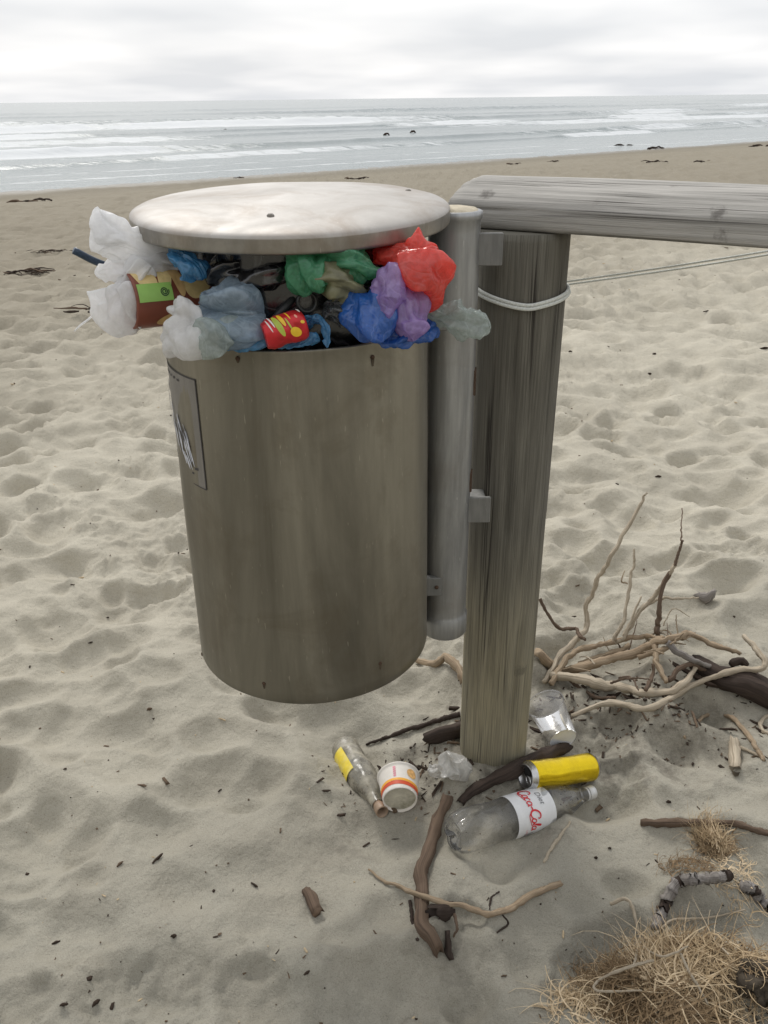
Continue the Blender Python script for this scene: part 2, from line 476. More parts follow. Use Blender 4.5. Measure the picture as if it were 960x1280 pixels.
def m_plain(name, c, rough=0.5, metal=0.0, spec=0.5, var=0.15, sc=40, bump=0.0, grime=None):
    b = MB(name)
    O = b.coord('Object')
    f = b.noise(O, sc, 4, 0.6)
    k0 = tuple(max(0, x * (1 - var)) for x in c); k1 = tuple(min(1, x * (1 + var)) for x in c)
    cc = b.ramp(f, [(0.3, k0), (0.7, k1)])
    if grime: cc = b.mix(b.ramp(b.noise(O, sc * 0.55, 5, 0.65), [(0.46, 0.0), (0.68, grime[1])]), cc, grime[0])
    b.base(cc)
    b.set(Roughness=rough, Metallic=metal, Specular_IOR_Level=spec)
    if bump: b.bump(f, bump, 0.004)
    return b.m
def m_film(name, c, alpha=0.85, transl=0.4, rough=0.1, wr=85, var=0.2, bump=0.3):
    """thin polythene: some light passes straight through, some is scattered through, the skin shines"""
    b = MB(name)
    O = b.coord('Object')
    f = b.noise(O, wr, 5, 0.62, 1.2)
    k0 = tuple(x * (1 - var) for x in c); k1 = tuple(min(1, x * (1 + var)) for x in c)
    cc = b.ramp(f, [(0.3, k0), (0.7, k1)])
    b.base(cc); b.set(Roughness=rough, Specular_IOR_Level=1.0)
    r1 = b.math('ABSOLUTE', b.math('SUBTRACT', b.noise(O, wr * 0.25, 2, 0.45, 1.0), 0.5))
    r2 = b.math('ABSOLUTE', b.math('SUBTRACT', b.noise(O, wr * 0.7, 2, 0.5, 0.8), 0.5))
    rd = b.math('MINIMUM', r1, b.math('ADD', b.math('MULTIPLY', r2, 0.7), 0.02))       # creases pressed into the film
    cc = b.mix(b.ramp(rd, [(0.0, 0.4), (0.03, 0.0)]), cc, tuple(min(1, x * 1.25 + 0.16) for x in c))
    b.base(cc)
    nb = b.bump(rd, bump * 1.8, 0.012)
    tr = b.n('ShaderNodeBsdfTranslucent'); b.l(cc, tr.inputs[0]); b.l(nb, tr.inputs['Normal'])
    m1 = b.n('ShaderNodeMixShader'); m1.inputs[0].default_value = transl
    b.l(b.p.outputs[0], m1.inputs[1]); b.l(tr.outputs[0], m1.inputs[2])
    tp = b.n('ShaderNodeBsdfTransparent')
    tp.inputs[0].default_value = tuple(min(1, 0.55 + 0.5 * x) for x in c) + (1,)
    m2 = b.n('ShaderNodeMixShader'); m2.inputs[0].default_value = alpha
    b.l(tp.outputs[0], m2.inputs[1]); b.l(m1.outputs[0], m2.inputs[2])
    b.l(m2.outputs[0], b.out.inputs[0])
    return b.m
def m_clear(name, tint=(0.93, 0.95, 0.94), haze=0.12, rough=0.14, hazec=(0.75, 0.76, 0.74), dirt=0.0, bsc=25, bst=0.25):
    """thin clear plastic wall"""
    b = MB(name)
    O = b.coord('Object')
    f = b.noise(O, bsc, 4, 0.6, 0.6)
    b.base(b.ramp(f, [(0.3, tuple(k * 0.8 for k in hazec)), (0.7, hazec)])); b.set(Roughness=0.35, Specular_IOR_Level=0.5)
    nb = b.bump(f, bst, 0.006)
    tp = b.n('ShaderNodeBsdfTransparent'); tp.inputs[0].default_value = (*tint, 1)
    gl = b.n('ShaderNodeBsdfGlossy'); gl.inputs['Roughness'].default_value = rough; b.l(nb, gl.inputs['Normal'])
    fr = b.n('ShaderNodeFresnel'); fr.inputs[0].default_value = 1.5; b.l(nb, fr.inputs['Normal'])
    m1 = b.n('ShaderNodeMixShader'); b.l(fr.outputs[0], m1.inputs[0]); b.l(tp.outputs[0], m1.inputs[1]); b.l(gl.outputs[0], m1.inputs[2])
    m2 = b.n('ShaderNodeMixShader')
    hz = b.ramp(b.noise(O, 30, 5, 0.65), [(0.35, haze * 0.6), (0.7, min(1, haze * 1.5 + dirt))])
    b.l(hz, m2.inputs[0]); b.l(m1.outputs[0], m2.inputs[1]); b.l(b.p.outputs[0], m2.inputs[2])
    b.l(m2.outputs[0], b.out.inputs[0])
    return b.m

SAND, SEA = m_sand(), m_sea()
POSTW = m_wood('post_timber', (0.115, 0.108, 0.09), (0.265, 0.25, 0.21), uvs=(2.6, 2.4), detail=0.5, fine=42, ckm=(0.55, 0.65), tint=(0.55, 1.05, (0.42, 0.375, 0.25)), knots=[(*at(652, 838, 1.44), 0.017)], kk=0.45)
RAILW = m_wood('rail_timber', (0.37, 0.355, 0.325), (0.62, 0.595, 0.555), uvs=(5, 2.0), detail=0.4, fine=30, kk=0.6, ckm=(0.50, 0.58), knots=[(*atz(609, 241, 1.204), 0.016), (*atz(622, 251, 1.196), 0.012), (*at(745, 262, 1.41), 0.014), (*at(898, 268, 1.30), 0.015), (*at(903, 295, 1.292), 0.013), (*atz(842, 234, 1.22), 0.008)])
PALEW = m_wood('driftwood_pale', (0.40, 0.325, 0.235), (0.74, 0.645, 0.50), uvs=(2, 10), detail=0.6, fine=9, crack=False)
TANW = m_wood('driftwood_tan', (0.26, 0.185, 0.12), (0.58, 0.46, 0.32), uvs=(2, 12), detail=0.5, fine=9, crack=False)
BROWNW = m_wood('driftwood_brown', (0.10, 0.07, 0.052), (0.24, 0.17, 0.12), uvs=(2, 9), detail=0.5, fine=9, crack=False)
DARKW = m_wood('driftwood_dark', (0.035, 0.026, 0.022), (0.10, 0.073, 0.058), uvs=(2, 9), detail=0.5, fine=9, crack=False)
GREYW = m_wood('driftwood_grey', (0.20, 0.18, 0.165), (0.40, 0.365, 0.33), uvs=(2, 12), detail=0.6, fine=9, crack=False)
RHZ = m_wood('rhizome_bark', (0.12, 0.10, 0.09), (0.50, 0.47, 0.44), uvs=(3, 70), detail=0.7, fine=7, crack=False)
STEEL = m_steel('stained_steel', (0.155, 0.143, 0.113), (0.365, 0.342, 0.285), streak=(8, 8, 0.9), stain=((0.15, 0.125, 0.088), 0.55), s2k=0.14, rough=(0.33, 0.48))
LIDST = m_steel('lid_steel', (0.40, 0.375, 0.345), (0.50, 0.478, 0.45), streak=(5, 5, 5), rough=(0.45, 0.7), metal=0.3, stain=((0.25, 0.195, 0.145), 0.7), s2k=0.12)
TUBEST = m_steel('tube_steel', (0.21, 0.213, 0.215), (0.50, 0.505, 0.505), streak=(13, 13, 2.2), rough=(0.4, 0.6), metal=0.75, stain=((0.26, 0.24, 0.21), 0.5))
PLATEST = m_steel('plate_steel', (0.20, 0.20, 0.19), (0.28, 0.277, 0.265), streak=(25, 25, 9), rough=(0.5, 0.7), metal=0.35)
RUST = m_plain('rust', (0.085, 0.055, 0.038), 0.9, 0.0, 0.2, 0.45, 220, 0.5)
BLACKIN = m_plain('bin_inside', (0.05, 0.048, 0.045), 0.7)

# ------------------------------------------------------------------ the setting: sand, sea
def axis(lo, a, b, hi, step, g1, far_a, far_b, g2):
    mid = list(np.arange(a, b, step))
    up = [b]; st = step
    while up[-1] < hi:
        st *= g1 if up[-1] < far_b else g2
        up.append(up[-1] + st)
    dn = [a - step]; st = step
    while dn[-1] > lo:
        st *= g1 if dn[-1] > far_a else g2
        dn.append(dn[-1] - st)
    return np.array(dn[::-1] + mid + up)
def build_ground():
    gx = axis(-420, -1.0, 1.05, 900, 0.0085, 1.011, -30, 45, 1.12)
    gy = axis(-60, 0.62, 2.5, 900, 0.0085, 1.0115, 0.2, 34, 1.12)
    dn = gy[gy < 0.62]
    X, Y = np.meshgrid(gx, gy)
    Z = H(X.ravel(), Y.ravel())
    V = np.stack([X.ravel(), Y.ravel(), Z], 1)
    m_, n_ = X.shape
    idx = np.arange(m_ * n_).reshape(m_, n_)
    F = np.stack([idx[:-1, :-1].ravel(), idx[:-1, 1:].ravel(), idx[1:, 1:].ravel(), idx[1:, :-1].ravel()], 1)
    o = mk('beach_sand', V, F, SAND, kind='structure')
    print('ground', m_, n_, len(F))
build_ground()

def build_sea():
    s = [24.0]; st = 0.16
    while s[-1] < 9000:
        st *= 1.0 if s[-1] < 50 else (1.012 if s[-1] < 140 else 1.09)
        s.append(s[-1] + st)
    s = np.array(s)
    tp = [20.0]; st = 0.35
    while tp[-1] < 9000:
        st *= 1.008 if tp[-1] < 220 else 1.10
        tp.append(tp[-1] + st)
    tn = [20.0]; st = 0.35
    while tn[-1] > -9000:
        st *= 1.02 if tn[-1] > -40 else 1.15
        tn.append(tn[-1] - st)
    t = np.array(tn[::-1][:-1] + tp)
    S, T = np.meshgrid(s, t)
    Z = np.zeros_like(S); foam = np.zeros_like(S)
    def breaker(s0, amp, wid, seed, seg, strength, wash):
        """a breaking crest: steep face landward, foam on the face and a sheet of foam in front"""
        c = s0 + 6.0 * fbm(T / 60, T * 0 + seed, seed, 3) * (s0 / 60)
        a = np.clip(0.5 + 1.5 * fbm(T / seg, T * 0 + seed * 2.3, seed + 5, 3), 0.08, 1)
        d = S - c
        prof = np.where(d < 0, np.exp(-(d / (wid * 0.45)) ** 2), np.exp(-(d / (wid * 1.6)) ** 2))
        rag = 1 + 0.35 * fbm(T / 1.2, S / 1.0, seed + 8, 3)
        z = amp * (0.45 + 0.55 * a) * prof * rag
        k = strength * a * np.exp(-((d + wid * 0.35) / (wid * 0.8)) ** 2)
        k = k + 0.62 * strength * a * wash * np.where(d < 0, np.exp(-(d / (wid * 4.0)) ** 2), np.exp(-(d / (wid * 0.8)) ** 2))
        return z, k
    for (s0, amp, wid, seed, seg, stg, wash) in ((35.5, 0.16, 0.8, 3, 9, 0.8, 0.4), (40.5, 0.30, 1.2, 11, 12, 0.9, 0.6), (52, 0.22, 1.9, 17, 20, 0.75, 0.6),
                                           (61, 0.28, 1.7, 23, 14, 0.8, 0.7), (77, 0.55, 2.6, 31, 22, 0.95, 0.7), (97, 0.42, 4.0, 43, 45, 0.7, 0.5), (135, 0.5, 6, 53, 60, 0.35, 0.2),
                                           (190, 0.5, 9, 57, 80, 0.2, 0.1)):
        z, k = breaker(s0, amp, wid, seed, seg, stg, wash)
        Z += z; foam = np.maximum(foam, k)
    Z += 0.05 * fbm(S / 2.2, T / 6, 91, 3) * sm(30, 45, S) + 0.10 * fbm(S / 9, T / 30, 92, 2) * sm(40, 70, S)
    Z *= 1 - sm(400, 900, S)
    edge = 27.2 + 0.8 * fbm(T / 9, T * 0, 77, 3)
    foam = np.maximum(foam, 0.62 * np.exp(-((S - edge - 0.2) / 0.35) ** 2))
    foam = np.maximum(foam, 0.5 * np.exp(-((S - edge - 3.2 - 0.8 * fbm(T / 7, T * 0, 78, 3)) / 0.35) ** 2))
    V = np.stack([(S * SN[0] + T * ST[0]).ravel(), (S * SN[1] + T * ST[1]).ravel(), (SEA_Z + Z).ravel()], 1)
    m_, n_ = S.shape
    idx = np.arange(m_ * n_).reshape(m_, n_)
    F = np.stack([idx[:-1, :-1].ravel(), idx[1:, :-1].ravel(), idx[1:, 1:].ravel(), idx[:-1, 1:].ravel()], 1)
    o = mk('sea', V, F, SEA, kind='structure')
    a = o.data.attributes.new('foam', 'FLOAT', 'POINT')
    a.data.foreach_set('value', foam.astype(np.float32).ravel())
    print('sea', m_, n_)
build_sea()

# ------------------------------------------------------------------ timber barrier
PX, PY, PR, PTOP = 0.249, 1.503, 0.078, 1.146
def build_barrier():
    t = thing('timber_barrier', (PX, PY, float(H(PX, PY))), 'weathered grey timber barrier of a round post carrying a long half-round rail', 'barrier')
    zs = np.linspace(PTOP, -0.35, 110)
    n = 64
    a = np.arange(n) * 2 * math.pi / n
    P = np.zeros((len(zs), n, 3))
    checks = [(-1.75, 0.55, 1.05, 0.010, 0.05), (-1.15, 0.06, 0.42, 0.012, 0.05), (-2.2, 0.0, 0.25, 0.008, 0.04), (-0.75, 0.05, 0.3, 0.007, 0.04), (-1.4, 0.62, 0.95, 0.006, 0.035), (-1.95, 0.2, 0.5, 0.005, 0.03)]
    for i, z in enumerate(zs):
        r = PR * (1 + 0.018 * vnoise(np.cos(a) * 1.2 + 3, np.sin(a) * 1.2 + z * 2.0, 4) + 0.012 * vnoise(np.cos(a) * 5 + 3, np.sin(a) * 5 + z * 1.1, 5) + 0.006 * vnoise(np.cos(a) * 16, np.sin(a) * 16 + z * 2.5, 6))
        r = r * (1.0 - 0.02 * (PTOP - z) / 1.2) if z < 0.6 else r
        for (ca, z0, z1, dep, wd) in checks:
            k = sm(z0, z0 + 0.08, z) * (1 - sm(z1 - 0.08, z1, z))
            da = np.angle(np.exp(1j * (a - ca - 0.05 * vnoise(np.array([z * 5.0]), np.array([ca]), 3)[0])))
            r = r - dep * k * np.exp(-(da / wd) ** 2)
        P[i, :, 0] = PX + r * np.cos(a); P[i, :, 1] = PY + r * np.sin(a); P[i, :, 2] = z
    V, F, uv = gridmesh(P, True, True, False)
    mk('post', V, F, POSTW, t, uv)
    # rail: flat underside, upright front face, rounded top
    d = np.array([0.845, -0.535, 0.0]); d /= np.linalg.norm(d)
    nb = np.array([-d[1], d[0], 0]);                       # towards the sea
    if nb[1] < 0: nb = -nb
    o = np.array([0.150, 1.512, 0.0]) - d * 0.052
    sec = [(0.004, 1.1475), (0.0, 1.152), (-0.001, 1.172), (0.0, 1.186), (0.006, 1.194), (0.022, 1.204), (0.042, 1.2145), (0.065, 1.2225), (0.09, 1.2265), (0.112, 1.2235), (0.130, 1.214), (0.143, 1.199), (0.148, 1.18), (0.148, 1.160), (0.144, 1.1475)]
    # refine the section
    S_ = []
    for i in range(len(sec)):
        p, q = np.array(sec[i]), np.array(sec[(i + 1) % len(sec)])
        for k in range(4): S_.append(p + (q - p) * k / 4)
    S_ = np.array(S_); ns = len(S_)
    ls = np.concatenate([[0, 0.003, 0.008, 0.015, 0.025], np.linspace(0.045, 3.2, 150)])
    P = np.zeros((len(ls), ns, 3))
    cen = S_.mean(0)
    for i, l in enumerate(ls):
        q = S_.copy()
        sh = 1 - 0.10 * (1 - sm(0, 0.026, l)) ** 2
        q = cen + (q - cen) * np.array([sh, 1 - 0.16 * (1 - sm(0, 0.026, l)) ** 2])
        dz = 0.0035 * vnoise(np.arange(ns) * 0.35, np.full(ns, l * 3.0), 12) + 0.0016 * vnoise(np.arange(ns) * 1.3, np.full(ns, l * 2.0), 13)
        # splits along the top
        for (k, l0, l1, dep) in ((25, 0.0, 0.20, 0.004), (30, 0.10, 0.75, 0.003), (21, 0.30, 0.62, 0.003), (35, 0.0, 0.4, 0.003), (10, 0.02, 0.16, 0.004)):
            dz[k] -= dep * sm(l0, l0 + 0.03, l) * (1 - sm(l1 - 0.05, l1, l))
        nrm = q - cen; nrm /= np.linalg.norm(nrm, axis=1)[:, None]
        q = q + nrm * dz[:, None]
        q[:, 1] = np.maximum(q[:, 1], 1.1472)
        # the bevelled end: the far top corner is cut back
        back = 0.020 * (q[:, 1] - 1.147) / 0.08
        P[i] = o + np.outer(np.full(ns, l) + back * (1 - sm(0, 0.1, l)), d) + np.outer(q[:, 0], nb) + np.outer(q[:, 1], [0, 0, 1])
    V, F, uv = gridmesh(P, True, True, True)
    r = mk('rail', V, F, RAILW, t, uv)
    return t
build_barrier()

# ------------------------------------------------------------------ litter bin
BX, BY, BTOP, BBOT = -0.1356, 1.332, 1.041, 0.432
BRT, BRB = 0.2085, 0.2145
TX, TY, TR = 0.1172, 1.388, 0.0418
def bin_pt(ang, z, off=0.0):
    r = BRB + (BRT - BRB) * (z - BBOT) / (BTOP - BBOT) + off
    return np.array([BX + r * math.cos(ang), BY + r * math.sin(ang), z])
def bin_hit(px, py, off=0.0):                # angle and height where the eye meets the drum
    d = ray(px, py); r = (BRT + BRB) / 2
    o = CAM[:2] - np.array([BX, BY]); dd = d[:2]
    A = dd @ dd; Bq = 2 * o @ dd; Cq = o @ o - r * r
    D = max(Bq * Bq - 4 * A * Cq, 0)
    k = (-Bq - math.sqrt(D)) / (2 * A)
    P = CAM + d * k
    return math.atan2(P[1] - BY, P[0] - BX), P[2]
def build_bin():
    t = thing('litter_bin', (BX, BY, BBOT), 'dull stained stainless steel drum litter bin overflowing with bags under a round lid', 'litter bin')
    n = 128
    prof = [(0.02, BBOT + 0.012)]
    prof += [(BRB - 0.012, BBOT + 0.010), (BRB - 0.004, BBOT + 0.0005), (BRB - 0.0015, BBOT), (BRB, BBOT + 0.002)]
    for k in range(1, 26):
        z = BBOT + (BTOP - 0.006 - BBOT) * k / 25
        prof.append((BRB + (BRT - BRB) * k / 25, z))
    prof += [(BRT + 0.0016, BTOP - 0.003), (BRT + 0.001, BTOP - 0.0005), (BRT - 0.001, BTOP), (BRT - 0.0028, BTOP - 0.002), (BRT - 0.003, BTOP - 0.01)]
    prof += [(BRB - 0.003, BBOT + 0.02), (0.02, BBOT + 0.018)]
    P = lathe(prof, n)
    # small dents in the sheet
    a = np.arange(n) * 2 * math.pi / n
    for i in range(len(prof)):
        if 4 <= i <= 32:
            r = 1 + (0.0035 * vnoise(np.cos(a) * 2.2, np.sin(a) * 2.2 + prof[i][1] * 5, 7)) / 0.21 * sm(0, 0.1, BTOP - prof[i][1])
            P[i, :, 0] *= r; P[i, :, 1] *= r
    V, F, uv = gridmesh(P + np.array([BX, BY, 0]), True, True, True)
    body = mk('drum', V, F, STEEL, t, uv)
    # bolts near the foot and rim, each with a rust run below it
    for (px, py, run) in ((331, 853, 0.018), (474, 828, 0.022), (467, 447, 0.022), (296, 449, 0.010), (228, 822, 0.01)):
        ang, z = bin_hit(px, py)
        M = frame((math.cos(ang), math.sin(ang), 0), (0, 0, 1))
        V, F, uv = gridmesh(lathe([(0.0034, -0.002), (0.0034, 0.0010), (0.0028, 0.0018), (0.0012, 0.0022)], 12), True, False, True)
        bo = mk('bolt', xf(V, M, bin_pt(ang, z)), F, RUST, body, uv)
        q = []
        for (dz, wd) in ((0.002, 0.0020), (-0.002, 0.0028), (-run * 0.4, 0.0022), (-run * 0.6, 0.0014)):
            q.append([bin_pt(ang - wd / 0.21, z + dz, 0.0007), bin_pt(ang, z + dz, 0.0009), bin_pt(ang + wd / 0.21, z + dz, 0.0007)])
        V, F, uv = gridmesh(np.array(q)[:, ::-1], False)
        mk('rust_run', V, F, MATS.get('rust_smear') or m_plain('rust_smear', (0.10, 0.08, 0.057), 0.6, 0.4, 0.3, 0.3, 200), bo, uv)
    # sticker on the left flank: brushed grey plate print with a dark outline and a feathery emblem
    st_m = m_steel('sticker_film', (0.19, 0.18, 0.165), (0.27, 0.255, 0.235), streak=(10, 10, 3), metal=0.35, rough=(0.4, 0.5))
    ink = m_plain('sticker_ink', (0.05, 0.045, 0.045), 0.6)
    chalk = m_plain('sticker_white', (0.62, 0.64, 0.70), 0.5, 0, 0.4, 0.2, 120)
    aR, zt = bin_hit(243, 478); aR2, zb = bin_hit(256, 612)
    aL = aR - 0.95
    def patch(a0, a1, z0, z1, off, na=14, nz=8, sk=0.0):
        q = [[bin_pt(a0 + (a1 - a0) * i / na, z0 + (z1 - z0) * j / nz + sk * i / na, off) for i in range(na + 1)] for j in range(nz + 1)]
        return gridmesh(np.array(q), False)
    zt += 0.004; zb -= 0.0
    V, F, uv = patch(aL, aR, zb, zt, 0.0006)
    stk = mk('sticker', V, F, st_m, body, uv)
    lines = [patch(aR - 0.010, aR, zb, zt, 0.0010, 2), patch(aL, aR, zt - 0.0022, zt, 0.0011), patch(aL, aR, zb, zb + 0.0015, 0.0011)]
    mk('outline', *merge(*lines)[:2], ink, stk, merge(*lines)[2])
    # emblem: fan of pale feather strokes with dark gaps, and lines of small lettering above and below
    em_w, em_k = [], []
    zc = zt - (zt - zb) * 0.50; ac = aR - 0.42
    r_ = random.Random(3)
    for k in range(70):
        a0 = ac + r_.uniform(-0.30, 0.24); z0 = zc + 0.04 - 0.06 * (a0 - ac + 0.26) / 0.5 + r_.uniform(-0.03, 0.02)
        ln = r_.uniform(0.014, 0.034); sl_ = r_.uniform(0.2, 0.55); wd = r_.uniform(0.0008, 0.0028)
        q = []
        for j in range(5):
            f = j / 4
            aa = a0 + sl_ * ln * f / 0.2; z = z0 - ln * f; ww = wd * math.sin(math.pi * (0.15 + 0.8 * f)) / 0.2
            q.append([bin_pt(aa - ww, z, 0.0012 + 0.00004 * k), bin_pt(aa + ww, z, 0.0012 + 0.00004 * k)])
        (em_w if k % 3 else em_k).append(gridmesh(np.array(q), False))
    for row, z0, zz in ((0, zt - 0.012, 8), (1, zb + 0.030, 10), (2, zb + 0.020, 9)):
        for k in range(zz):
            a0 = aR - 0.80 + k * 0.075
            em_k.append(patch(a0, a0 + r_.uniform(0.03, 0.06), z0 - 0.003, z0 + r_.uniform(0.0, 0.002), 0.0011, 2, 1, 0.001))
    v = merge(*em_w); mk('emblem', v[0], v[1], chalk, stk, v[2], label='pale feathery emblem printed on the sticker')
    v = merge(*em_k); mk('lettering', v[0], v[1], ink, stk, v[2], kind='stuff')

    # lid: shallow dished cap, a little higher at the back
    lz = 1.1835; LR = 0.2415
    prof = [(0.01, lz + 0.020), (LR - 0.006, lz + 0.012), (LR - 0.004, lz - 0.002), (LR - 0.002, lz - 0.003), (LR, lz - 0.001), (LR + 0.0005, lz + 0.001), (LR + 0.0005, lz + 0.0025), (LR + 0.0004, lz + 0.009), (LR + 0.0003, lz + 0.0165), (LR + 0.0002, lz + 0.0175), (LR - 0.0008, lz + 0.0195), (LR - 0.003, lz + 0.0215), (LR - 0.008, lz + 0.0240), (LR - 0.022, lz + 0.0275)]
    for k in range(1, 14):
        r = (LR - 0.022) * (1 - k / 14)
        prof.append((r, lz + 0.0275 + 0.012 * (1 - (r / (LR - 0.022)) ** 2)))
    prof.append((0.004, lz + 0.0395))
    P = lathe(prof, 128)
    a = np.arange(128) * 2 * math.pi / 128
    for i in range(len(prof)):
        P[i, :, 2] += 0.0014 * min(1, prof[i][0] / 0.06) * vnoise(P[i, :, 0] * 7, P[i, :, 1] * 7, 15) + 0.0010 * min(1, prof[i][0] / 0.2) ** 2 * vnoise(np.cos(a) * 3, np.sin(a) * 3, 16)
    tilt = math.radians(2.6)
    c, s = math.cos(tilt), math.sin(tilt)
    M = np.array([[1, 0, 0], [0, c, -s], [0, s, c]])
    LO = np.array([BX, BY + 0.018, lz])
    def lidx(V): return xf(V - np.array([0, 0, lz]), M, LO)
    V, F, uv = gridmesh(lidx(P), True, True, True)
    lid = mk('lid', V, F, LIDST, t, uv)
    lid.data.materials.append(m_steel('lid_rim_steel', (0.27, 0.255, 0.23), (0.44, 0.42, 0.385), streak=(10, 10, 10), rough=(0.34, 0.5), metal=0.85, stain=((0.22, 0.165, 0.11), 0.5)))
    rows = sum(1 for q in prof if q[0] >= LR - 0.0062 and q[1] <= lz + 0.0177) + 1
    mi = np.zeros(len(lid.data.polygons), np.int32); mi[:rows * 128 - 128] = 1
    lid.data.polygons.foreach_set('material_index', mi)
    for (px, py) in ((338, 267), (510, 243)):
        p = atz(px, py, 1.212)
        V, F, uv = gridmesh(lathe([(0.0055, -0.006), (0.0052, 0.001), (0.003, 0.0028)], 12), True, False, True)
        u = M.T @ (p - LO); zz = 0.0275 + 0.012 * (1 - min(1, (math.hypot(u[0], u[1]) / (LR - 0.022)) ** 2))
        mk('rivet', xf(V, M, LO + M @ np.array([u[0], u[1], zz])), F, m_plain('rivet_grey', (0.20, 0.18, 0.155), 0.6) if 'rivet_grey' not in MATS else MATS['rivet_grey'], lid, uv)

    # upright plate behind the mouth that carries the lid
    q = []
    for z in np.linspace(BTOP - 0.05, 1.178, 8):
        q.append([bin_pt(a_, z, -0.006) for a_ in np.linspace(-0.42, 0.62, 20)])
    Vo, Fo, uo = gridmesh(np.array(q), False)
    q2 = np.array([[bin_pt(a_, z, -0.009) for a_ in np.linspace(-0.42, 0.62, 20)] for z in np.linspace(BTOP - 0.05, 1.178, 8)])[:, ::-1]
    v = merge((Vo, Fo, uo), gridmesh(q2, False))
    mk('back_plate', v[0], v[1], PLATEST, t, v[2])
    # tube
    prof = [(TR - 0.004, 0.398), (TR + 0.0005, 0.398), (TR + 0.003, 0.401), (TR + 0.003, 0.440), (TR + 0.0005, 0.443)]
    for z in np.linspace(0.45, 1.178, 40): prof.append((TR, z))
    prof += [(TR + 0.0025, 1.180), (TR + 0.0025, 1.190), (TR - 0.001, 1.1915), (0.004, 1.1915)]
    P = lathe(prof, 40)
    V, F, uv = gridmesh(P + np.array([TX, TY, 0]), True, True, True)
    tb = mk('support_tube', V, F, TUBEST, t, uv)
    sandy = m_plain('tube_cap_sand', (0.55, 0.49, 0.38), 0.9, 0, 0.2, 0.2, 90, 0.4)
    V, F, uv = gridmesh(lathe([(TR - 0.004, 1.1912), (TR - 0.008, 1.1945), (0.018, 1.197), (0.004, 1.1975)], 24) + np.array([TX, TY, 0]), True, False, True)
    mk('tube_cap', V, F, sandy, tb, uv)
    # rusty slots in the tube
    for (px, py, hh) in ((582, 478, 0.050), (578, 602, 0.045)):
        z = at(px, py, TY - 0.01)[2]
        ang = -0.12
        q = []
        for zz, wd in ((z - hh / 2, 0.05), (z - hh / 2 + 0.004, 0.13), (z, 0.15), (z + hh / 2 - 0.004, 0.13), (z + hh / 2, 0.05)):
            q.append([(TX + (TR + 0.001 + 0.0015 * math.cos(j * 1.5)) * math.cos(ang + wd * j), TY + (TR + 0.001) * math.sin(ang + wd * j), zz) for j in (-2.2, -1.1, 0, 1.1, 2.2)])
        V, F, uv = gridmesh(np.array(q), False)
        mk('rusty_slot', V, F, RUST, tb, uv)
    # straps joining drum and tube
    for z, hh in ((1.026, 0.034), (0.52, 0.04)):
        V, F, uv = box((bin_pt(0.2, z)[0] + TX) / 2 - 0.002, 1.353, z, 0.05, 0.012, hh, 0.0015)
        sp_ = mk('strap', V, F, PLATEST, t, uv, smooth=False)
        V, F, uv = gridmesh(lathe([(0.004, 0), (0.004, 0.002), (0.002, 0.003)], 10), True, False, True)
        mk('screw', xf(V, frame((0, -1, 0)), (0.098, 1.3475, z)), F, RUST, sp_, uv)
    # brackets bolted to the post
    for (x0, x1, y0, y1) in ((586, 630, 291, 333), (577, 614, 622, 654)):
        p, q = at(x0, y1, 1.372), at(x1, y0, 1.372)
        V, F, uv = box((p[0] + q[0]) / 2, 1.376, (p[2] + q[2]) / 2, q[0] - p[0], 0.007, q[2] - p[2], 0.0015)
        bk = mk('bracket', V, F, PLATEST, t, uv, smooth=False)
        V, F, uv = box((p[0] + q[0]) / 2 + 0.006, 1.418, (p[2] + q[2]) / 2 - 0.008, (q[0] - p[0]) * 0.62, 0.076, (q[2] - p[2]) * 0.5, 0.0015)
        mk('spacer', V, F, PLATEST, bk, uv, smooth=False)
    return t
build_bin()

# ------------------------------------------------------------------ cord
def build_cord():
    cm = m_plain('cord_fibre', (0.72, 0.74, 0.70), 0.8, 0, 0.2, 0.15, 300, 0.4)
    t = thing('cord', (PX, PY, 1.03), 'pale twin-strand cord tied round the timber post and stretched out to the right', 'cord')
    for k, dz in enumerate((0.0, -0.0062)):
        pts = []
        for a in np.linspace(-0.35, 2 * math.pi - 0.25, 26):
            x, y = math.cos(a), math.sin(a)
            z = 1.036 + dz + 0.014 * max(0, -x) ** 1.2 + 0.012 * max(0, x) + 0.004 * y
            r = PR + 0.0045 + 0.0015 * k
            pts.append((PX + r * x, PY + r * y, z))
        V, F, uv = tube(pts, [0.0032], 8, 90)
        mk('loop', V, F, cm, t, uv)
    for k, dz in enumerate((0.0, -0.007)):
        e = (1.15, 1.30, 1.240 + dz * 0.3)
        p0 = (PX + 0.070, PY + 0.035 + 0.008 * k, 1.046 + dz)
        mid = [(p0[0] + (e[0] - p0[0]) * f, p0[1] + (e[1] - p0[1]) * f, p0[2] + (e[2] - p0[2]) * f - 0.010 * math.sin(math.pi * f) * (1 + 0.25 * k)) for f in (0, .15, .3, .5, .75, 1)]
        V, F, uv = tube(mid, [0.0018], 8, 60)
        mk('strand', V, F, cm, t, uv)
build_cord()

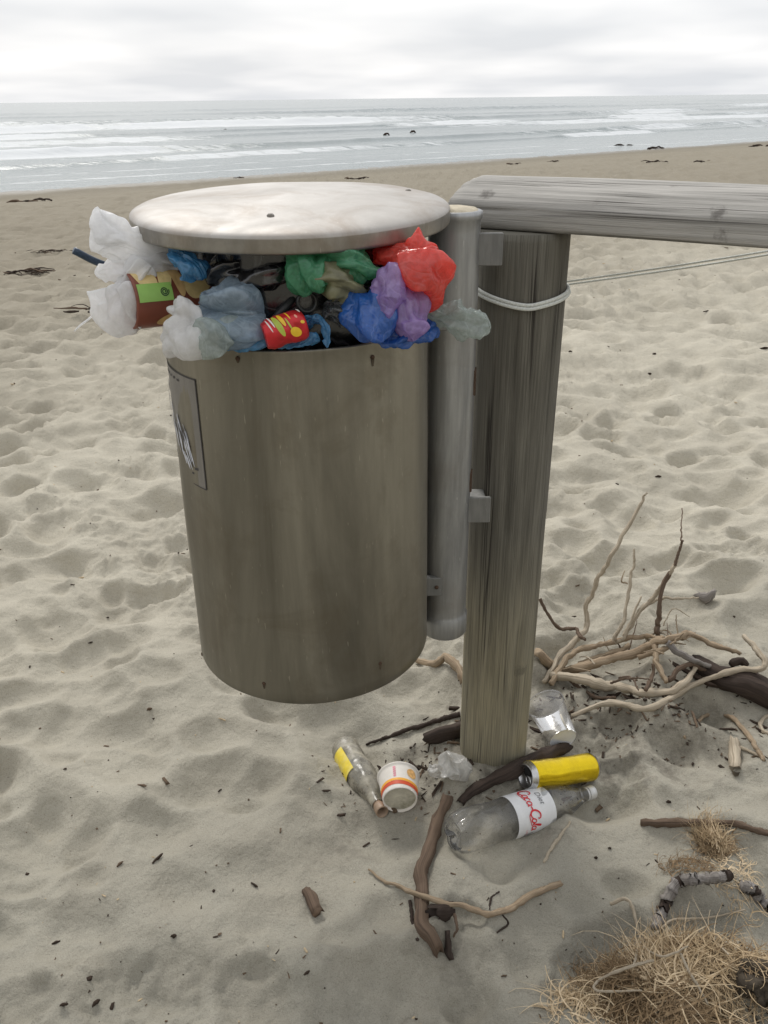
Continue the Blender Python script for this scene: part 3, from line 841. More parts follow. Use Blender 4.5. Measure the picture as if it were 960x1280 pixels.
# ------------------------------------------------------------------ rubbish in the bin
def tri(t):
    f = t - np.floor(t)
    return 2 * np.abs(f - 0.5)
def sack(path, radii, nseg=96, nring=80, flat=1.0, lump=0.12, seed=0, gather=0.0, open_end=False, cr=1.3, along=0.4, blunt=0.16):
    """a filled or slack bag: a swept hull of uneven girth, its film broken into flat facets and creases that run mostly along it, pleated towards a gathered neck"""
    r_ = np.random.default_rng(seed)
    C = spline(path, nring)
    R = np.interp(np.linspace(0, 1, nring), np.linspace(0, 1, len(radii)), radii)
    u = np.linspace(0, 1, nring)
    endr = np.sqrt(np.clip(1 - (1 - np.minimum(u / blunt, 1)) ** 2, 0.0004, 1))
    if not open_end:
        endr = endr * np.sqrt(np.clip(1 - (1 - np.minimum((1 - u) / blunt, 1)) ** 2, 0.0004, 1))
    T = np.gradient(C, axis=0); T /= np.linalg.norm(T, axis=1)[:, None] + 1e-12
    x = np.array([0.2, -0.95, 0.25]); P = np.zeros((nring, nseg, 3))
    a = np.arange(nseg) * 2 * math.pi / nseg
    sl = np.concatenate([[0], np.cumsum(np.linalg.norm(np.diff(C, axis=0), axis=1))])
    rm = float(np.mean(radii))
    waves = []
    for f, k, n_ in ((0.42 / rm, 0.50, 2), (0.8 / rm, 0.52, 3), (1.5 / rm, 0.40, 3), (2.8 / rm, 0.16, 2)):
        for _ in range(n_):
            d = r_.normal(size=3); d[2] *= along; d /= np.linalg.norm(d)
            waves.append((d * f * r_.uniform(0.8, 1.25), r_.uniform(0, 1), cr * k / (2 * f) / n_ * 1.6, f))
    for i in range(nring):
        x = x - T[i] * (x @ T[i]); x /= np.linalg.norm(x); y = np.cross(T[i], x)
        lum = lump * 2 * fbm(np.cos(a) * 1.1 + seed * 2.7, np.sin(a) * 1.1 + i / nring * 2.4 + seed, seed, 2)
        r = R[i] * (1 + lum)
        q = np.stack([rm * np.cos(a), rm * np.sin(a), np.full(nseg, sl[i])], 1)
        wx = vnoise(q[:, 0] * 1.1 / rm + seed, q[:, 1] * 1.1 / rm + sl[i] / rm, seed + 3) * 0.9
        for (d, ph, am, f) in waves:
            r = r - am * (tri(q @ d + ph + wx * (0.5 + 0.25 * f * rm)) - 0.42)
        if gather: r = r * (1 + gather * (1 - u[i]) * (tri(a * 7 / (2 * math.pi) + 0.4 * u[i] + seed) - 0.5) * 1.3 + gather * 0.6 * (1 - u[i]) * (tri(a * 15 / (2 * math.pi) + seed * 0.3) - 0.5))
        r = np.maximum(r, R[i] * 0.2) * endr[i]
        P[i] = C[i] + np.outer(np.cos(a) * r, x) * flat + np.outer(np.sin(a) * r, y)
    return gridmesh(P, True, True, not open_end)
def bag_part(name, path, radii, mat, parent=None, seed=0, **kw):
    meta = {k: kw.pop(k) for k in ('label', 'cat', 'group') if k in kw}
    radii = [r * 0.93 for r in radii]
    V, F, uv = sack(path, radii, seed=seed, **kw)
    return mk(name, V, F, mat, parent, uv, **meta)
def pts(*l): return [at(*p) for p in l]

WHITE = m_film('white_polythene', (0.93, 0.93, 0.935), 0.90, 0.5, 0.25, var=0.05, bump=0.18)
WHITE2 = m_film('milky_polythene', (0.86, 0.85, 0.84), 0.80, 0.45, 0.25, var=0.07, bump=0.18)
GREYBLUE = m_film('grey_blue_polythene', (0.36, 0.46, 0.55), 0.62, 0.35, 0.16)
BLUE = m_film('blue_polythene', (0.085, 0.30, 0.55), 0.84, 0.4, 0.16)
DBLUE = m_film('deep_blue_polythene', (0.035, 0.15, 0.52), 0.9, 0.4, 0.16)
BLACK = m_film('black_polythene', (0.012, 0.012, 0.014), 0.985, 0.05, 0.2, wr=60, bump=0.10)
GREEN = m_film('green_polythene', (0.15, 0.52, 0.29), 0.66, 0.42, 0.14)
REDF = m_film('red_polythene', (0.85, 0.12, 0.09), 0.80, 0.5, 0.16)
PURPLE = m_film('purple_polythene', (0.50, 0.36, 0.70), 0.82, 0.5, 0.18)
CLEARB = m_film('clear_green_polythene', (0.50, 0.56, 0.53), 0.50, 0.35, 0.16)

def build_rubbish():
    # big black sack filling the drum
    bag_part('black_bin_liner', [(BX + 0.0, 1.345, 0.80), (BX, 1.345, 0.94), (BX - 0.005, 1.35, 1.09), (BX, 1.36, 1.19)], [0.19, 0.203, 0.203, 0.198], BLACK, seed=2, nseg=110, nring=90, cr=0.5, lump=0.04, blunt=0.1,
             label='large black plastic sack filling the drum, glimpsed behind the coloured bags', cat='plastic bag')
    bag_part('black_bag', pts((262, 335, 1.20), (300, 338, 1.18), (340, 342, 1.18), (372, 350, 1.22)), [0.030, 0.036, 0.036, 0.025], BLACK, seed=5, cr=1.1,
             label='small shiny black plastic bag just under the lid, left of the green bag', cat='plastic bag')
    # white carrier bag hanging out on the left
    t = thing('white_carrier_bag', at(150, 395, 1.24), 'white plastic carrier bag hanging out of the left side of the bin mouth', 'plastic bag')
    bag_part('upper_lobe', pts((226, 332, 1.25), (196, 320, 1.222), (165, 304, 1.208), (138, 290, 1.203), (114, 284, 1.203)), [0.014, 0.024, 0.029, 0.034, 0.036], WHITE, t, seed=11, gather=0.45, lump=0.10, cr=0.8, blunt=0.07, flat=0.36)
    bag_part('upper_lobe', pts((150, 306, 1.199), (136, 292, 1.197), (127, 276, 1.199), (122, 258, 1.204)), [0.018, 0.022, 0.016, 0.003], WHITE, t, seed=12, cr=0.9, flat=0.3)
    bag_part('middle_lobe', pts((245, 336, 1.27), (208, 336, 1.232), (176, 337, 1.208), (142, 336, 1.200), (118, 342, 1.20)), [0.022, 0.027, 0.026, 0.020, 0.006], WHITE, t, seed=13, gather=0.4, cr=1.0, flat=0.6)
    bag_part('lower_lobe', pts((190, 332, 1.20), (172, 350, 1.19), (154, 374, 1.184), (142, 392, 1.184), (126, 410, 1.188)), [0.016, 0.030, 0.038, 0.040, 0.022], WHITE, t, seed=14, lump=0.16, gather=0.5, cr=0.9, flat=0.42, blunt=0.08)
    bag_part('lower_lobe', pts((170, 352, 1.178), (166, 372, 1.174), (170, 392, 1.174), (176, 410, 1.176)), [0.016, 0.020, 0.012, 0.003], WHITE, t, seed=15, cr=0.9, flat=0.35)
    for q in (((122, 388, 1.19), (112, 398, 1.19), (100, 407, 1.19), (93, 414, 1.19)), ((158, 372, 1.18), (165, 388, 1.175), (169, 402, 1.175), (176, 411, 1.175))):
        V, F, uv = tube(pts(*q), [0.004, 0.003, 0.0025, 0.0015], 8, 14, flat=0.5)
        mk('handle', V, F, WHITE, t, uv)
    # dark stick poking out beside it
    V, F, uv = tube(pts((92, 313, 1.215), (130, 331, 1.235), (200, 352, 1.28)), [0.0052], 12, 14)
    mk('drinking_straw', V, F, m_plain('navy_plastic', (0.018, 0.04, 0.075), 0.35), None, uv, label='dark navy straw poking out beside the white carrier bag', cat='straw')
    # snack tube
    a0, a1 = at(158, 376, 1.19), at(268, 366, 1.27)
    M = frame(a1 - a0, (0.0, -0.75, 0.65)); L = float(np.linalg.norm(a1 - a0)); R = 0.0405
    brown = m_plain('carton_brown', (0.20, 0.055, 0.032), 0.42, 0, 0.5, 0.15, 30)
    t = thing('snack_tube', a0 - np.array([0, 0, R]), 'brown cardboard snack tube printed with yellow crisps and a green label, under the white bag', 'snack tube')
    V, F, uv = gridmesh(lathe([(R - 0.003, 0.003), (R - 0.002, 0), (R, 0.001)] + [(R, z) for z in np.linspace(0.004, L, 8)] + [(R - 0.002, L + 0.001), (R - 0.004, L - 0.003)], 48), True, True, True)
    tub = mk('tube_wall', xf(V, M, a0), F, brown, t, uv)
    def wrapr(c, z, off): return M @ np.array([(R + off) * math.cos(c / R), (R + off) * math.sin(c / R), z]) + a0
    def disc(c0, z0, rc, rz, rot, off, mat, name, par):
        q = []
        for f in (1.0, 0.7, 0.4, 0.02):
            q.append([wrapr(c0 + f * (rc * math.cos(b) * math.cos(rot) - rz * math.sin(b) * math.sin(rot)), z0 + f * (rc * math.cos(b) * math.sin(rot) + rz * math.sin(b) * math.cos(rot)), off) for b in np.linspace(0, 2 * math.pi, 28, endpoint=False)])
        V, F, uv = gridmesh(np.array(q), True, False, True)
        mk(name, V, F, mat, par, uv)
    crisp = m_plain('crisp_print', (0.72, 0.55, 0.25), 0.45, 0, 0.5, 0.18, 60)
    crisp2 = m_plain('crisp_print_dark', (0.58, 0.38, 0.16), 0.45, 0, 0.5, 0.18, 60)
    disc(-0.012, 0.020, 0.030, 0.015, 0.25, 0.0006, crisp, 'crisp_print', tub)
    disc(-0.010, 0.050, 0.036, 0.010, -0.25, 0.0007, crisp, 'crisp_print', tub)
    disc(-0.008, 0.066, 0.034, 0.008, 0.10, 0.0009, crisp2, 'crisp_print', tub)
    disc(-0.004, 0.098, 0.036, 0.022, -0.45, 0.0007, crisp, 'crisp_print', tub)
    disc(0.058, 0.060, 0.012, 0.03, 0.2, 0.0006, crisp2, 'crisp_print', tub)
    q = [[wrapr(c, z, 0.0012) for c in np.linspace(0.004, 0.029, 8)] for z in np.linspace(0.004, 0.054, 4)]
    V, F, uv = gridmesh(np.array(q)[:, ::-1], False)
    gl = mk('green_label', V, F, m_plain('label_green', (0.30, 0.53, 0.12), 0.45, 0, 0.5, 0.06, 50), tub, uv)
    q = []
    for b in np.linspace(0, 4.6 * math.pi, 60):
        r = 0.0012 + 0.0052 * b / (4.6 * math.pi)
        q.append([wrapr(0.0165 + (r + d_) * math.cos(b), 0.042 + (r + d_) * math.sin(b), 0.0017) for d_ in (-0.0007, 0.0007)])
    V, F, uv = gridmesh(np.array(q), False)
    mk('emblem', V, F, m_plain('label_ink', (0.02, 0.05, 0.02), 0.5), gl, uv, label='dark spiral emblem printed on the green label')
    # blue twist under the lid
    bag_part('blue_bag_twist', pts((212, 312, 1.20), (228, 322, 1.175), (243, 335, 1.165), (248, 348, 1.17)), [0.012, 0.013, 0.021, 0.019], BLUE, seed=21, gather=0.22,
             label='bright blue twisted plastic bag under the lid, above the snack tube', cat='plastic bag')
    bag_part('grey_blue_bag', pts((252, 380, 1.15), (275, 388, 1.13), (303, 392, 1.122), (330, 392, 1.14)), [0.034, 0.042, 0.042, 0.030], GREYBLUE, seed=23, gather=0.12,
             label='grey-blue see-through plastic bag above the rim, below the black bag', cat='plastic bag')
    bag_part('milky_bag', pts((230, 388, 1.165), (240, 406, 1.13), (249, 426, 1.108), (256, 448, 1.105)), [0.030, 0.040, 0.040, 0.022], WHITE2, seed=25, gather=0.10,
             label='milky white plastic bag bulging over the left of the steel rim', cat='plastic bag')
    bag_part('clear_bag', pts((256, 404, 1.115), (272, 420, 1.100), (286, 436, 1.100)), [0.026, 0.034, 0.020], CLEARB, seed=26,
             label='clear crumpled plastic film between the milky bag and the blue liner', cat='plastic bag')
    # blue liner folded over the rim
    t = thing('blue_bag_liner', at(340, 434, 1.12), 'mid-blue plastic bag crumpled along the front rim beneath the red can', 'plastic bag')
    bag_part('fold', pts((275, 434, 1.112), (300, 430, 1.108), (330, 424, 1.115), (352, 414, 1.14)), [0.010, 0.014, 0.014, 0.012], BLUE, t, seed=31, nring=90)
    bag_part('fold', pts((345, 432, 1.125), (375, 428, 1.125), (400, 424, 1.122)), [0.008, 0.010, 0.009], BLUE, t, seed=32)
    bag_part('fold', pts((372, 402, 1.15), (395, 400, 1.135), (408, 412, 1.118), (409, 435, 1.108)), [0.010, 0.009, 0.007, 0.005], BLUE, t, seed=33, flat=0.6)
    # red can, squeezed
    c0, c1 = at(330, 420, 1.10), at(381, 404, 1.118)
    M = frame(c1 - c0, (0, -0.8, 0.6)); L = float(np.linalg.norm(c1 - c0)); R = 0.0205
    P = lathe([(R * 0.80, 0.0), (R * 0.86, 0.001), (R * 0.9, 0.004)] + [(R, z) for z in np.linspace(0.008, L - 0.006, 22)] + [(R * 0.9, L - 0.001), (R * 0.82, L), (R * 0.78, L - 0.002)], 40)
    def dent(P, k, s): # push the wall in unevenly
        v = P.reshape(-1, 3); r = np.hypot(v[:, 0], v[:, 1]) + 1e-9
        d_ = k * np.clip(fbm3(v, s, 9, 3), -1, 0.15)
        v[:, 0] *= 1 + d_; v[:, 1] *= 1 + d_
        return v.reshape(P.shape)
    V, F, uv = gridmesh(dent(P, 0.22, 60), True, True, True)
    t = thing('red_can', (c0 + c1) / 2 - np.array([0, 0, R]), 'small crushed red can with yellow and green print lying on the rim', 'can')
    can = mk('can_wall', xf(V, M, c0), F, m_plain('can_red', (0.55, 0.022, 0.028), 0.3, 0.25, 0.5, 0.2, 60), t, uv)
    def wr2(c, z, off): return M @ np.array([(R + off) * math.cos(c / R), (R + off) * math.sin(c / R), z]) + c0
    for nm, c_, z_, rc, rz, mt in (('sun_print', 0.016, 0.040, 0.008, 0.008, m_plain('print_yellow', (0.85, 0.55, 0.03), 0.35)), ('leaf_print', 0.001, 0.020, 0.016, 0.0042, m_plain('print_lime', (0.42, 0.5, 0.06), 0.35)),
                                   ('leaf_print', -0.006, 0.026, 0.011, 0.0028, MATS['print_yellow']), ('dot_print', 0.006, 0.052, 0.0022, 0.0026, MATS['print_yellow']), ('stroke_print', 0.004, 0.034, 0.010, 0.0012, MATS['print_lime']), ('stroke_print', -0.010, 0.036, 0.008, 0.0010, MATS['print_yellow']), ('stroke_print', -0.008, 0.012, 0.011, 0.0012, m_plain('print_white', (0.75, 0.7, 0.65), 0.35)), ('stroke_print', -0.002, 0.008, 0.010, 0.0010, MATS['print_white']), ('stroke_print', -0.014, 0.052, 0.006, 0.0010, MATS['print_white']), ('dot_print', -0.004, 0.046, 0.0030, 0.0016, m_plain('print_pink', (0.8, 0.35, 0.25), 0.35))):
        if nm == 'sun_print': rc, rz = 0.007, 0.007
        q = [[wr2(c_ + f * rc * math.cos(b), z_ + f * rz * math.sin(b) + 0.25 * f * rc * math.cos(b), 0.0011) for b in np.linspace(0, 2 * math.pi, 22, endpoint=False)] for f in (1, 0.6, 0.05)]
        V, F, uv = gridmesh(np.array(q), True, False, True)
        mk(nm, V, F, mt, can, uv)
    # dark bottle with its mouth to the front
    b0, b1 = at(384, 378, 1.15), at(368, 372, 1.36)
    M = frame(b1 - b0)
    V, F, uv = gridmesh(lathe([(0.0105, 0.05), (0.0105, 0.002), (0.0115, 0.0), (0.0145, 0.0005), (0.0155, 0.003), (0.0155, 0.012), (0.0140, 0.014), (0.0140, 0.04), (0.02, 0.06), (0.032, 0.09), (0.034, 0.1), (0.034, 0.2), (0.01, 0.21)], 36), True, True, True)
    t = thing('dark_bottle', b0 - np.array([0, 0, 0.034]), 'dark plastic bottle with its open mouth facing out, under the green bag', 'bottle')
    mk('bottle_wall', xf(V, M, b0), F, m_plain('dark_plastic', (0.022, 0.024, 0.024), 0.28), t, uv)
    V, F, uv = tube(pts((338, 404, 1.14), (355, 385, 1.15), (372, 368, 1.17)), [0.005, 0.006, 0.005], 8, 14)
    mk('black_strap', V, F, m_plain('strap_black', (0.02, 0.02, 0.021), 0.5), None, uv, label='thin black strap slanting from the red can up to the dark bottle', cat='strap')
    # green bag over brown contents
    t = thing('green_bag', at(412, 375, 1.15), 'translucent green plastic bag holding brown rubbish under the middle of the lid', 'plastic bag')
    bag_part('pouch', pts((388, 322, 1.16), (386, 336, 1.145), (387, 352, 1.145), (392, 362, 1.15)), [0.026, 0.034, 0.032, 0.020], GREEN, t, seed=41)
    bag_part('pouch', pts((395, 326, 1.165), (420, 328, 1.15), (445, 334, 1.15), (462, 346, 1.165)), [0.024, 0.031, 0.033, 0.022], GREEN, t, seed=42)
    bag_part('contents', pts((396, 352, 1.155), (418, 350, 1.135), (438, 356, 1.145), (450, 360, 1.16)), [0.022, 0.030, 0.028, 0.018], m_plain('brown_paper', (0.17, 0.165, 0.095), 0.35, 0, 0.5, 0.3, 50, 0.4), t, seed=43)
    bag_part('dark_film', pts((405, 382, 1.15), (425, 385, 1.14), (436, 400, 1.15)), [0.014, 0.022, 0.020], m_film('smoke_polythene', (0.06, 0.065, 0.07), 0.82, 0.2, 0.2), None, seed=44,
             label='dark smoky plastic film between the bottle mouth and the deep blue bag', cat='plastic film')
    # blue, purple and red bags
    t = thing('deep_blue_bag', at(470, 430, 1.13), 'deep blue plastic bag bulging over the right of the rim, below the purple bag', 'plastic bag')
    bag_part('pouch', pts((462, 368, 1.155), (464, 385, 1.135), (468, 405, 1.125), (474, 424, 1.125)), [0.024, 0.034, 0.038, 0.026], DBLUE, t, seed=51)
    bag_part('fold', pts((470, 424, 1.122), (500, 423, 1.118), (528, 415, 1.14), (545, 408, 1.16)), [0.012, 0.015, 0.014, 0.012], DBLUE, t, seed=52)
    t = thing('purple_bag', at(500, 425, 1.12), 'lilac purple plastic bag hanging between the deep blue and red bags', 'plastic bag')
    bag_part('pouch', pts((492, 335, 1.15), (492, 355, 1.13), (490, 378, 1.122), (480, 405, 1.115)), [0.020, 0.034, 0.032, 0.012], PURPLE, t, seed=53, gather=0.1)
    bag_part('pouch', pts((505, 365, 1.14), (512, 385, 1.12), (513, 402, 1.115), (516, 427, 1.11)), [0.024, 0.032, 0.028, 0.007], PURPLE, t, seed=54)
    t = thing('red_bag', at(525, 400, 1.14), 'bright red plastic bag pushing out under the right edge of the lid', 'plastic bag')
    bag_part('pouch', pts((468, 318, 1.21), (498, 318, 1.175), (525, 316, 1.15), (548, 310, 1.15)), [0.020, 0.025, 0.028, 0.018], REDF, t, seed=55)
    bag_part('pouch', pts((520, 318, 1.15), (527, 338, 1.135), (533, 358, 1.135), (530, 392, 1.135)), [0.028, 0.036, 0.032, 0.020], REDF, t, seed=56, gather=0.12)
    bag_part('pouch', pts((540, 320, 1.16), (549, 336, 1.155), (546, 352, 1.155)), [0.010, 0.012, 0.008], REDF, t, seed=57)
    bag_part('black_bag', pts((425, 345, 1.24), (460, 345, 1.235), (500, 350, 1.235), (540, 350, 1.25)), [0.036, 0.044, 0.046, 0.034], BLACK, None, seed=63, cr=0.9,
             label='black plastic bag wedged behind the red and purple bags at the right of the mouth', cat='plastic bag')
    bag_part('clear_bag', pts((535, 388, 1.17), (556, 396, 1.16), (578, 402, 1.155), (598, 406, 1.155), (614, 408, 1.16)), [0.016, 0.020, 0.027, 0.027, 0.006], CLEARB, None, seed=61, gather=0.2,
             label='clear greenish plastic bag sticking out right of the bin in front of the tube', cat='plastic bag')
build_rubbish()

# ------------------------------------------------------------------ rubbish on the sand
def ribbon2(poly, wd):
    p = np.array(poly, float)
    t = np.gradient(p, axis=0); t /= np.linalg.norm(t, axis=1)[:, None] + 1e-9
    n_ = np.stack([-t[:, 1], t[:, 0]], 1)
    u = np.linspace(0, 1, len(p))
    k = wd * (0.62 + 0.38 * np.sin(math.pi * u))[:, None]
    return p + n_ * k, p - n_ * k
def arc(cx, cy, rx, ry, a0, a1, n=14):
    return [(cx + rx * math.cos(math.radians(a)), cy + ry * math.sin(math.radians(a))) for a in np.linspace(a0, a1, n)]
def text_mesh(s, size, shear=0.0):
    c = bpy.data.curves.new('lettering', 'FONT'); c.body = s; c.size = size; c.shear = shear; c.resolution_u = 3
    c.align_x = 'CENTER'
    o = bpy.data.objects.new('lettering', c); col.objects.link(o)
    dg = bpy.context.evaluated_depsgraph_get()
    me = bpy.data.meshes.new_from_object(o.evaluated_get(dg))
    V = np.array([v.co[:] for v in me.vertices]); F = [tuple(p.vertices) for p in me.polygons]
    bpy.data.objects.remove(o); bpy.data.curves.remove(c); bpy.data.meshes.remove(me)
    return V, F

def build_cola_bottle():
    R = 0.044
    base = gp(566, 1043, 0.043); tip = gp(744, 989, 0.036)
    ax = tip - base; L = float(np.linalg.norm(ax))
    M = frame(ax, CAM - base)                        # x axis of the frame faces the eye
    print('bottle length', L)
    k = L / 0.335
    t = thing('drink_bottle', np.array([*((base + tip) / 2)[:2], float(H(*((base + tip) / 2)[:2]))]), 'large clear plastic soda bottle with white label and red script lying on the sand', 'bottle')
    clear = m_clear('bottle_clear', tint=(0.98, 0.98, 0.975), haze=0.06, hazec=(0.9, 0.9, 0.89), bst=0.6, bsc=22, rough=0.06)
    prof = [(0.010, 0.012), (0.022, 0.006), (0.034, 0.0), (0.041, 0.006), (0.0435, 0.018), (0.044, 0.03), (0.044, 0.06), (0.0425, 0.075), (0.0415, 0.09), (0.043, 0.105), (0.0440, 0.12), (0.0440, 0.20), (0.0435, 0.215), (0.041, 0.232), (0.036, 0.25), (0.029, 0.268), (0.022, 0.284), (0.0165, 0.298), (0.0140, 0.306), (0.0135, 0.312)]
    pr = np.array(prof); zz = np.linspace(0, 1, 90)
    # resample the profile densely
    sl_ = np.concatenate([[0], np.cumsum(np.linalg.norm(np.diff(pr, axis=0), axis=1))]); sl_ /= sl_[-1]
    rr = np.interp(zz, sl_, pr[:, 0]); hz = np.interp(zz, sl_, pr[:, 1]) * k
    n = 72
    P = lathe(np.stack([rr, hz], 1), n)
    a = np.arange(n) * 2 * math.pi / n
    for i in range(len(hz)):
        f = 1 - sm(0.0, 0.05, hz[i])
        pet = 1 - 0.20 * f * (0.5 - 0.5 * np.cos(5 * a)) ** 3
        sq = 1 + 0.05 * vnoise(np.cos(a) * 1.6 + 2, np.sin(a) * 1.6 + hz[i] * 26, 3) + 0.035 * vnoise(np.cos(a) * 4, np.sin(a) * 4 + hz[i] * 60, 5) * (1 - sm(0.09, 0.12, hz[i]))
        sq = sq + 0.012 * np.abs(np.cos(6 * a)) * (1 - sm(0.09, 0.11, hz[i])) + 0.03 * (tri(a * 3 / (2 * math.pi) + hz[i] * 14 + 0.8 * vnoise(np.cos(a), np.sin(a) + hz[i] * 20, 7)) - 0.5) * (1 - sm(0.24, 0.27, hz[i]))
        sq = 1 + (sq - 1) * (1 - sm(0.105, 0.12, hz[i]) * (1 - sm(0.205, 0.225, hz[i])))
        # crushed hollow near the foot
        da = np.angle(np.exp(1j * (a - 0.5)))
        sq = sq - 0.33 * np.exp(-(da / 0.55) ** 2) * np.exp(-((hz[i] - 0.035) / 0.022) ** 2) - 0.16 * np.exp(-((da + 0.9) / 0.5) ** 2) * np.exp(-((hz[i] - 0.075) / 0.02) ** 2)
        P[i, :, 0] *= pet * sq; P[i, :, 1] *= pet * sq
    V, F, uv = gridmesh(P, True, True, False)
    wall = mk('bottle_wall', xf(V, M, base), F, clear, t, uv)
    # screw cap and ring
    cap_m = m_plain('cap_grey', (0.62, 0.62, 0.61), 0.4, 0.3)
    z0 = 0.312 * k
    V, F, uv = gridmesh(lathe([(0.0135, z0 - 0.004), (0.0152, z0 - 0.004), (0.0152, z0), (0.0138, z0 + 0.001)], 32), True)
    mk('neck_ring', xf(V, M, base), F, cap_m, t, uv)
    q = lathe([(0.0145, z0 + 0.003), (0.0152, z0 + 0.004), (0.0152, z0 + 0.018), (0.0142, z0 + 0.0205), (0.003, z0 + 0.021)], 60)
    aa = np.arange(60); q[1:3, :, 0] *= (1 + 0.02 * (aa % 2))[None]; q[1:3, :, 1] *= (1 + 0.02 * (aa % 2))[None]
    V, F, uv = gridmesh(q, True, True, True)
    mk('cap', xf(V, M, base), F, cap_m, t, uv)
    # label
    l0, l1 = 0.118 * k, 0.205 * k
    RL = 0.0449
    def wr(c, z, off=0.0):
        c = c / RL
        s_ = 1 + 0.006 * math.sin(3 * c + z * 30)
        return M @ np.array([(RL + off) * math.cos(c) * s_, (RL + off) * math.sin(c) * s_, z]) + base
    q = np.array([[wr(c, z) for c in np.linspace(-math.pi * RL, math.pi * RL * 0.97, 64)] for z in np.linspace(l0, l1, 10)])
    V, F, uv = gridmesh(q, False)
    lab = mk('paper_label', V, F, m_plain('label_white', (0.74, 0.745, 0.75), 0.4, 0, 0.5, 0.06, 60), wall, uv)
    # which way along the girth is "down" in the picture
    dn = -1.0 if (wr(0.01, l0) - wr(-0.01, l0))[2] > 0 else 1.0
    red = m_plain('ink_red', (0.62, 0.02, 0.03), 0.45, 0, 0.5, 0.08)
    grey = m_plain('ink_grey', (0.16, 0.16, 0.17), 0.45)
    def glyph(letters, ox, oz, size, mat, name, par, off):
        """letters: strokes in text space (x along the girth, y towards the cap)"""
        vs, fs, us = [], [], []
        for poly, wd in letters:
            s_ = spline(np.array([(x + 0.22 * y, y, 0) for x, y in poly]), max(10, len(poly) * 2))[:, :2]
            A, B = ribbon2(s_, wd)
            rows = [[wr(dn * (ox + size * p[0]), oz + size * p[1], off) for p in (a_, b_)] for a_, b_ in zip(A, B)]
            g_ = gridmesh(np.array(rows), False)
            vs.append(g_)
        v = merge(*vs)
        return mk(name, v[0], v[1], mat, par, v[2])
    def C_(x): return [(arc(x + 0.42, 0.5, 0.42, 0.52, 52, 318, 18), 0.085), ([(x + 0.66, 0.92), (x + 0.72, 0.78), (x + 0.62, 0.74)], 0.06), ([(x + 0.15, 0.1), (x + 0.5, -0.18), (x + 1.0, -0.16), (x + 1.4, -0.05)], 0.04)]
    def o_(x): return [(arc(x + 0.2, 0.24, 0.18, 0.25, 95, 455, 16), 0.065)]
    def c_(x): return [(arc(x + 0.2, 0.24, 0.18, 0.25, 55, 320, 12), 0.065)]
    def a_(x): return [(arc(x + 0.19, 0.24, 0.17, 0.24, 40, 380, 16), 0.06), ([(x + 0.38, 0.46), (x + 0.37, 0.2), (x + 0.42, 0.02), (x + 0.52, 0.06)], 0.065)]
    def l_(x): return [([(x, 0.1), (x + 0.15, 0.5), (x + 0.22, 0.95), (x + 0.12, 1.0), (x + 0.08, 0.6), (x + 0.1, 0.1), (x + 0.22, 0.02)], 0.06)]
    word = C_(0) + o_(0.72) + c_(1.12) + a_(1.52) + [([(2.0, 0.26), (2.2, 0.30), (2.36, 0.28)], 0.07)] + C_(2.35) + o_(3.08) + l_(3.52) + a_(3.76)
    glyph(word, -0.056, l0 + 0.034, 0.0232, red, 'red_script', lab, 0.0012)
    for s_, ox, oz, sz, mt, sh in (('Diet', -0.022, l0 + 0.066, 0.017, grey, 0.25), ('1.5 L', 0.046, l0 + 0.020, 0.008, red, 0), ('BEST SERVED COLD', 0.040, l0 + 0.008, 0.0062, grey, 0)):
        if s_.startswith('BEST'): continue
        V, F = text_mesh(s_, sz, sh)
        V = np.array([wr(dn * (ox + v[0]), oz + v[1], 0.0012) for v in V])
        mk('small_print', V, F, mt, lab, smooth=False)
    # information panel: dark bars low on the label
    bars = []
    for i in range(9):
        c0 = 0.050 + 0.0022 * i; z0_ = l0 + 0.018; h_ = 0.030 - 0.006 * (i % 3)
        bars.append(gridmesh(np.array([[wr(dn * c0, z, 0.0011), wr(dn * (c0 + 0.0009 + 0.0004 * (i % 2)), z, 0.0011)] for z in np.linspace(z0_, z0_ + h_, 4)]), False))
    v = merge(*bars); mk('fine_print', v[0], v[1], grey, lab, v[2], kind='stuff')
build_cola_bottle()

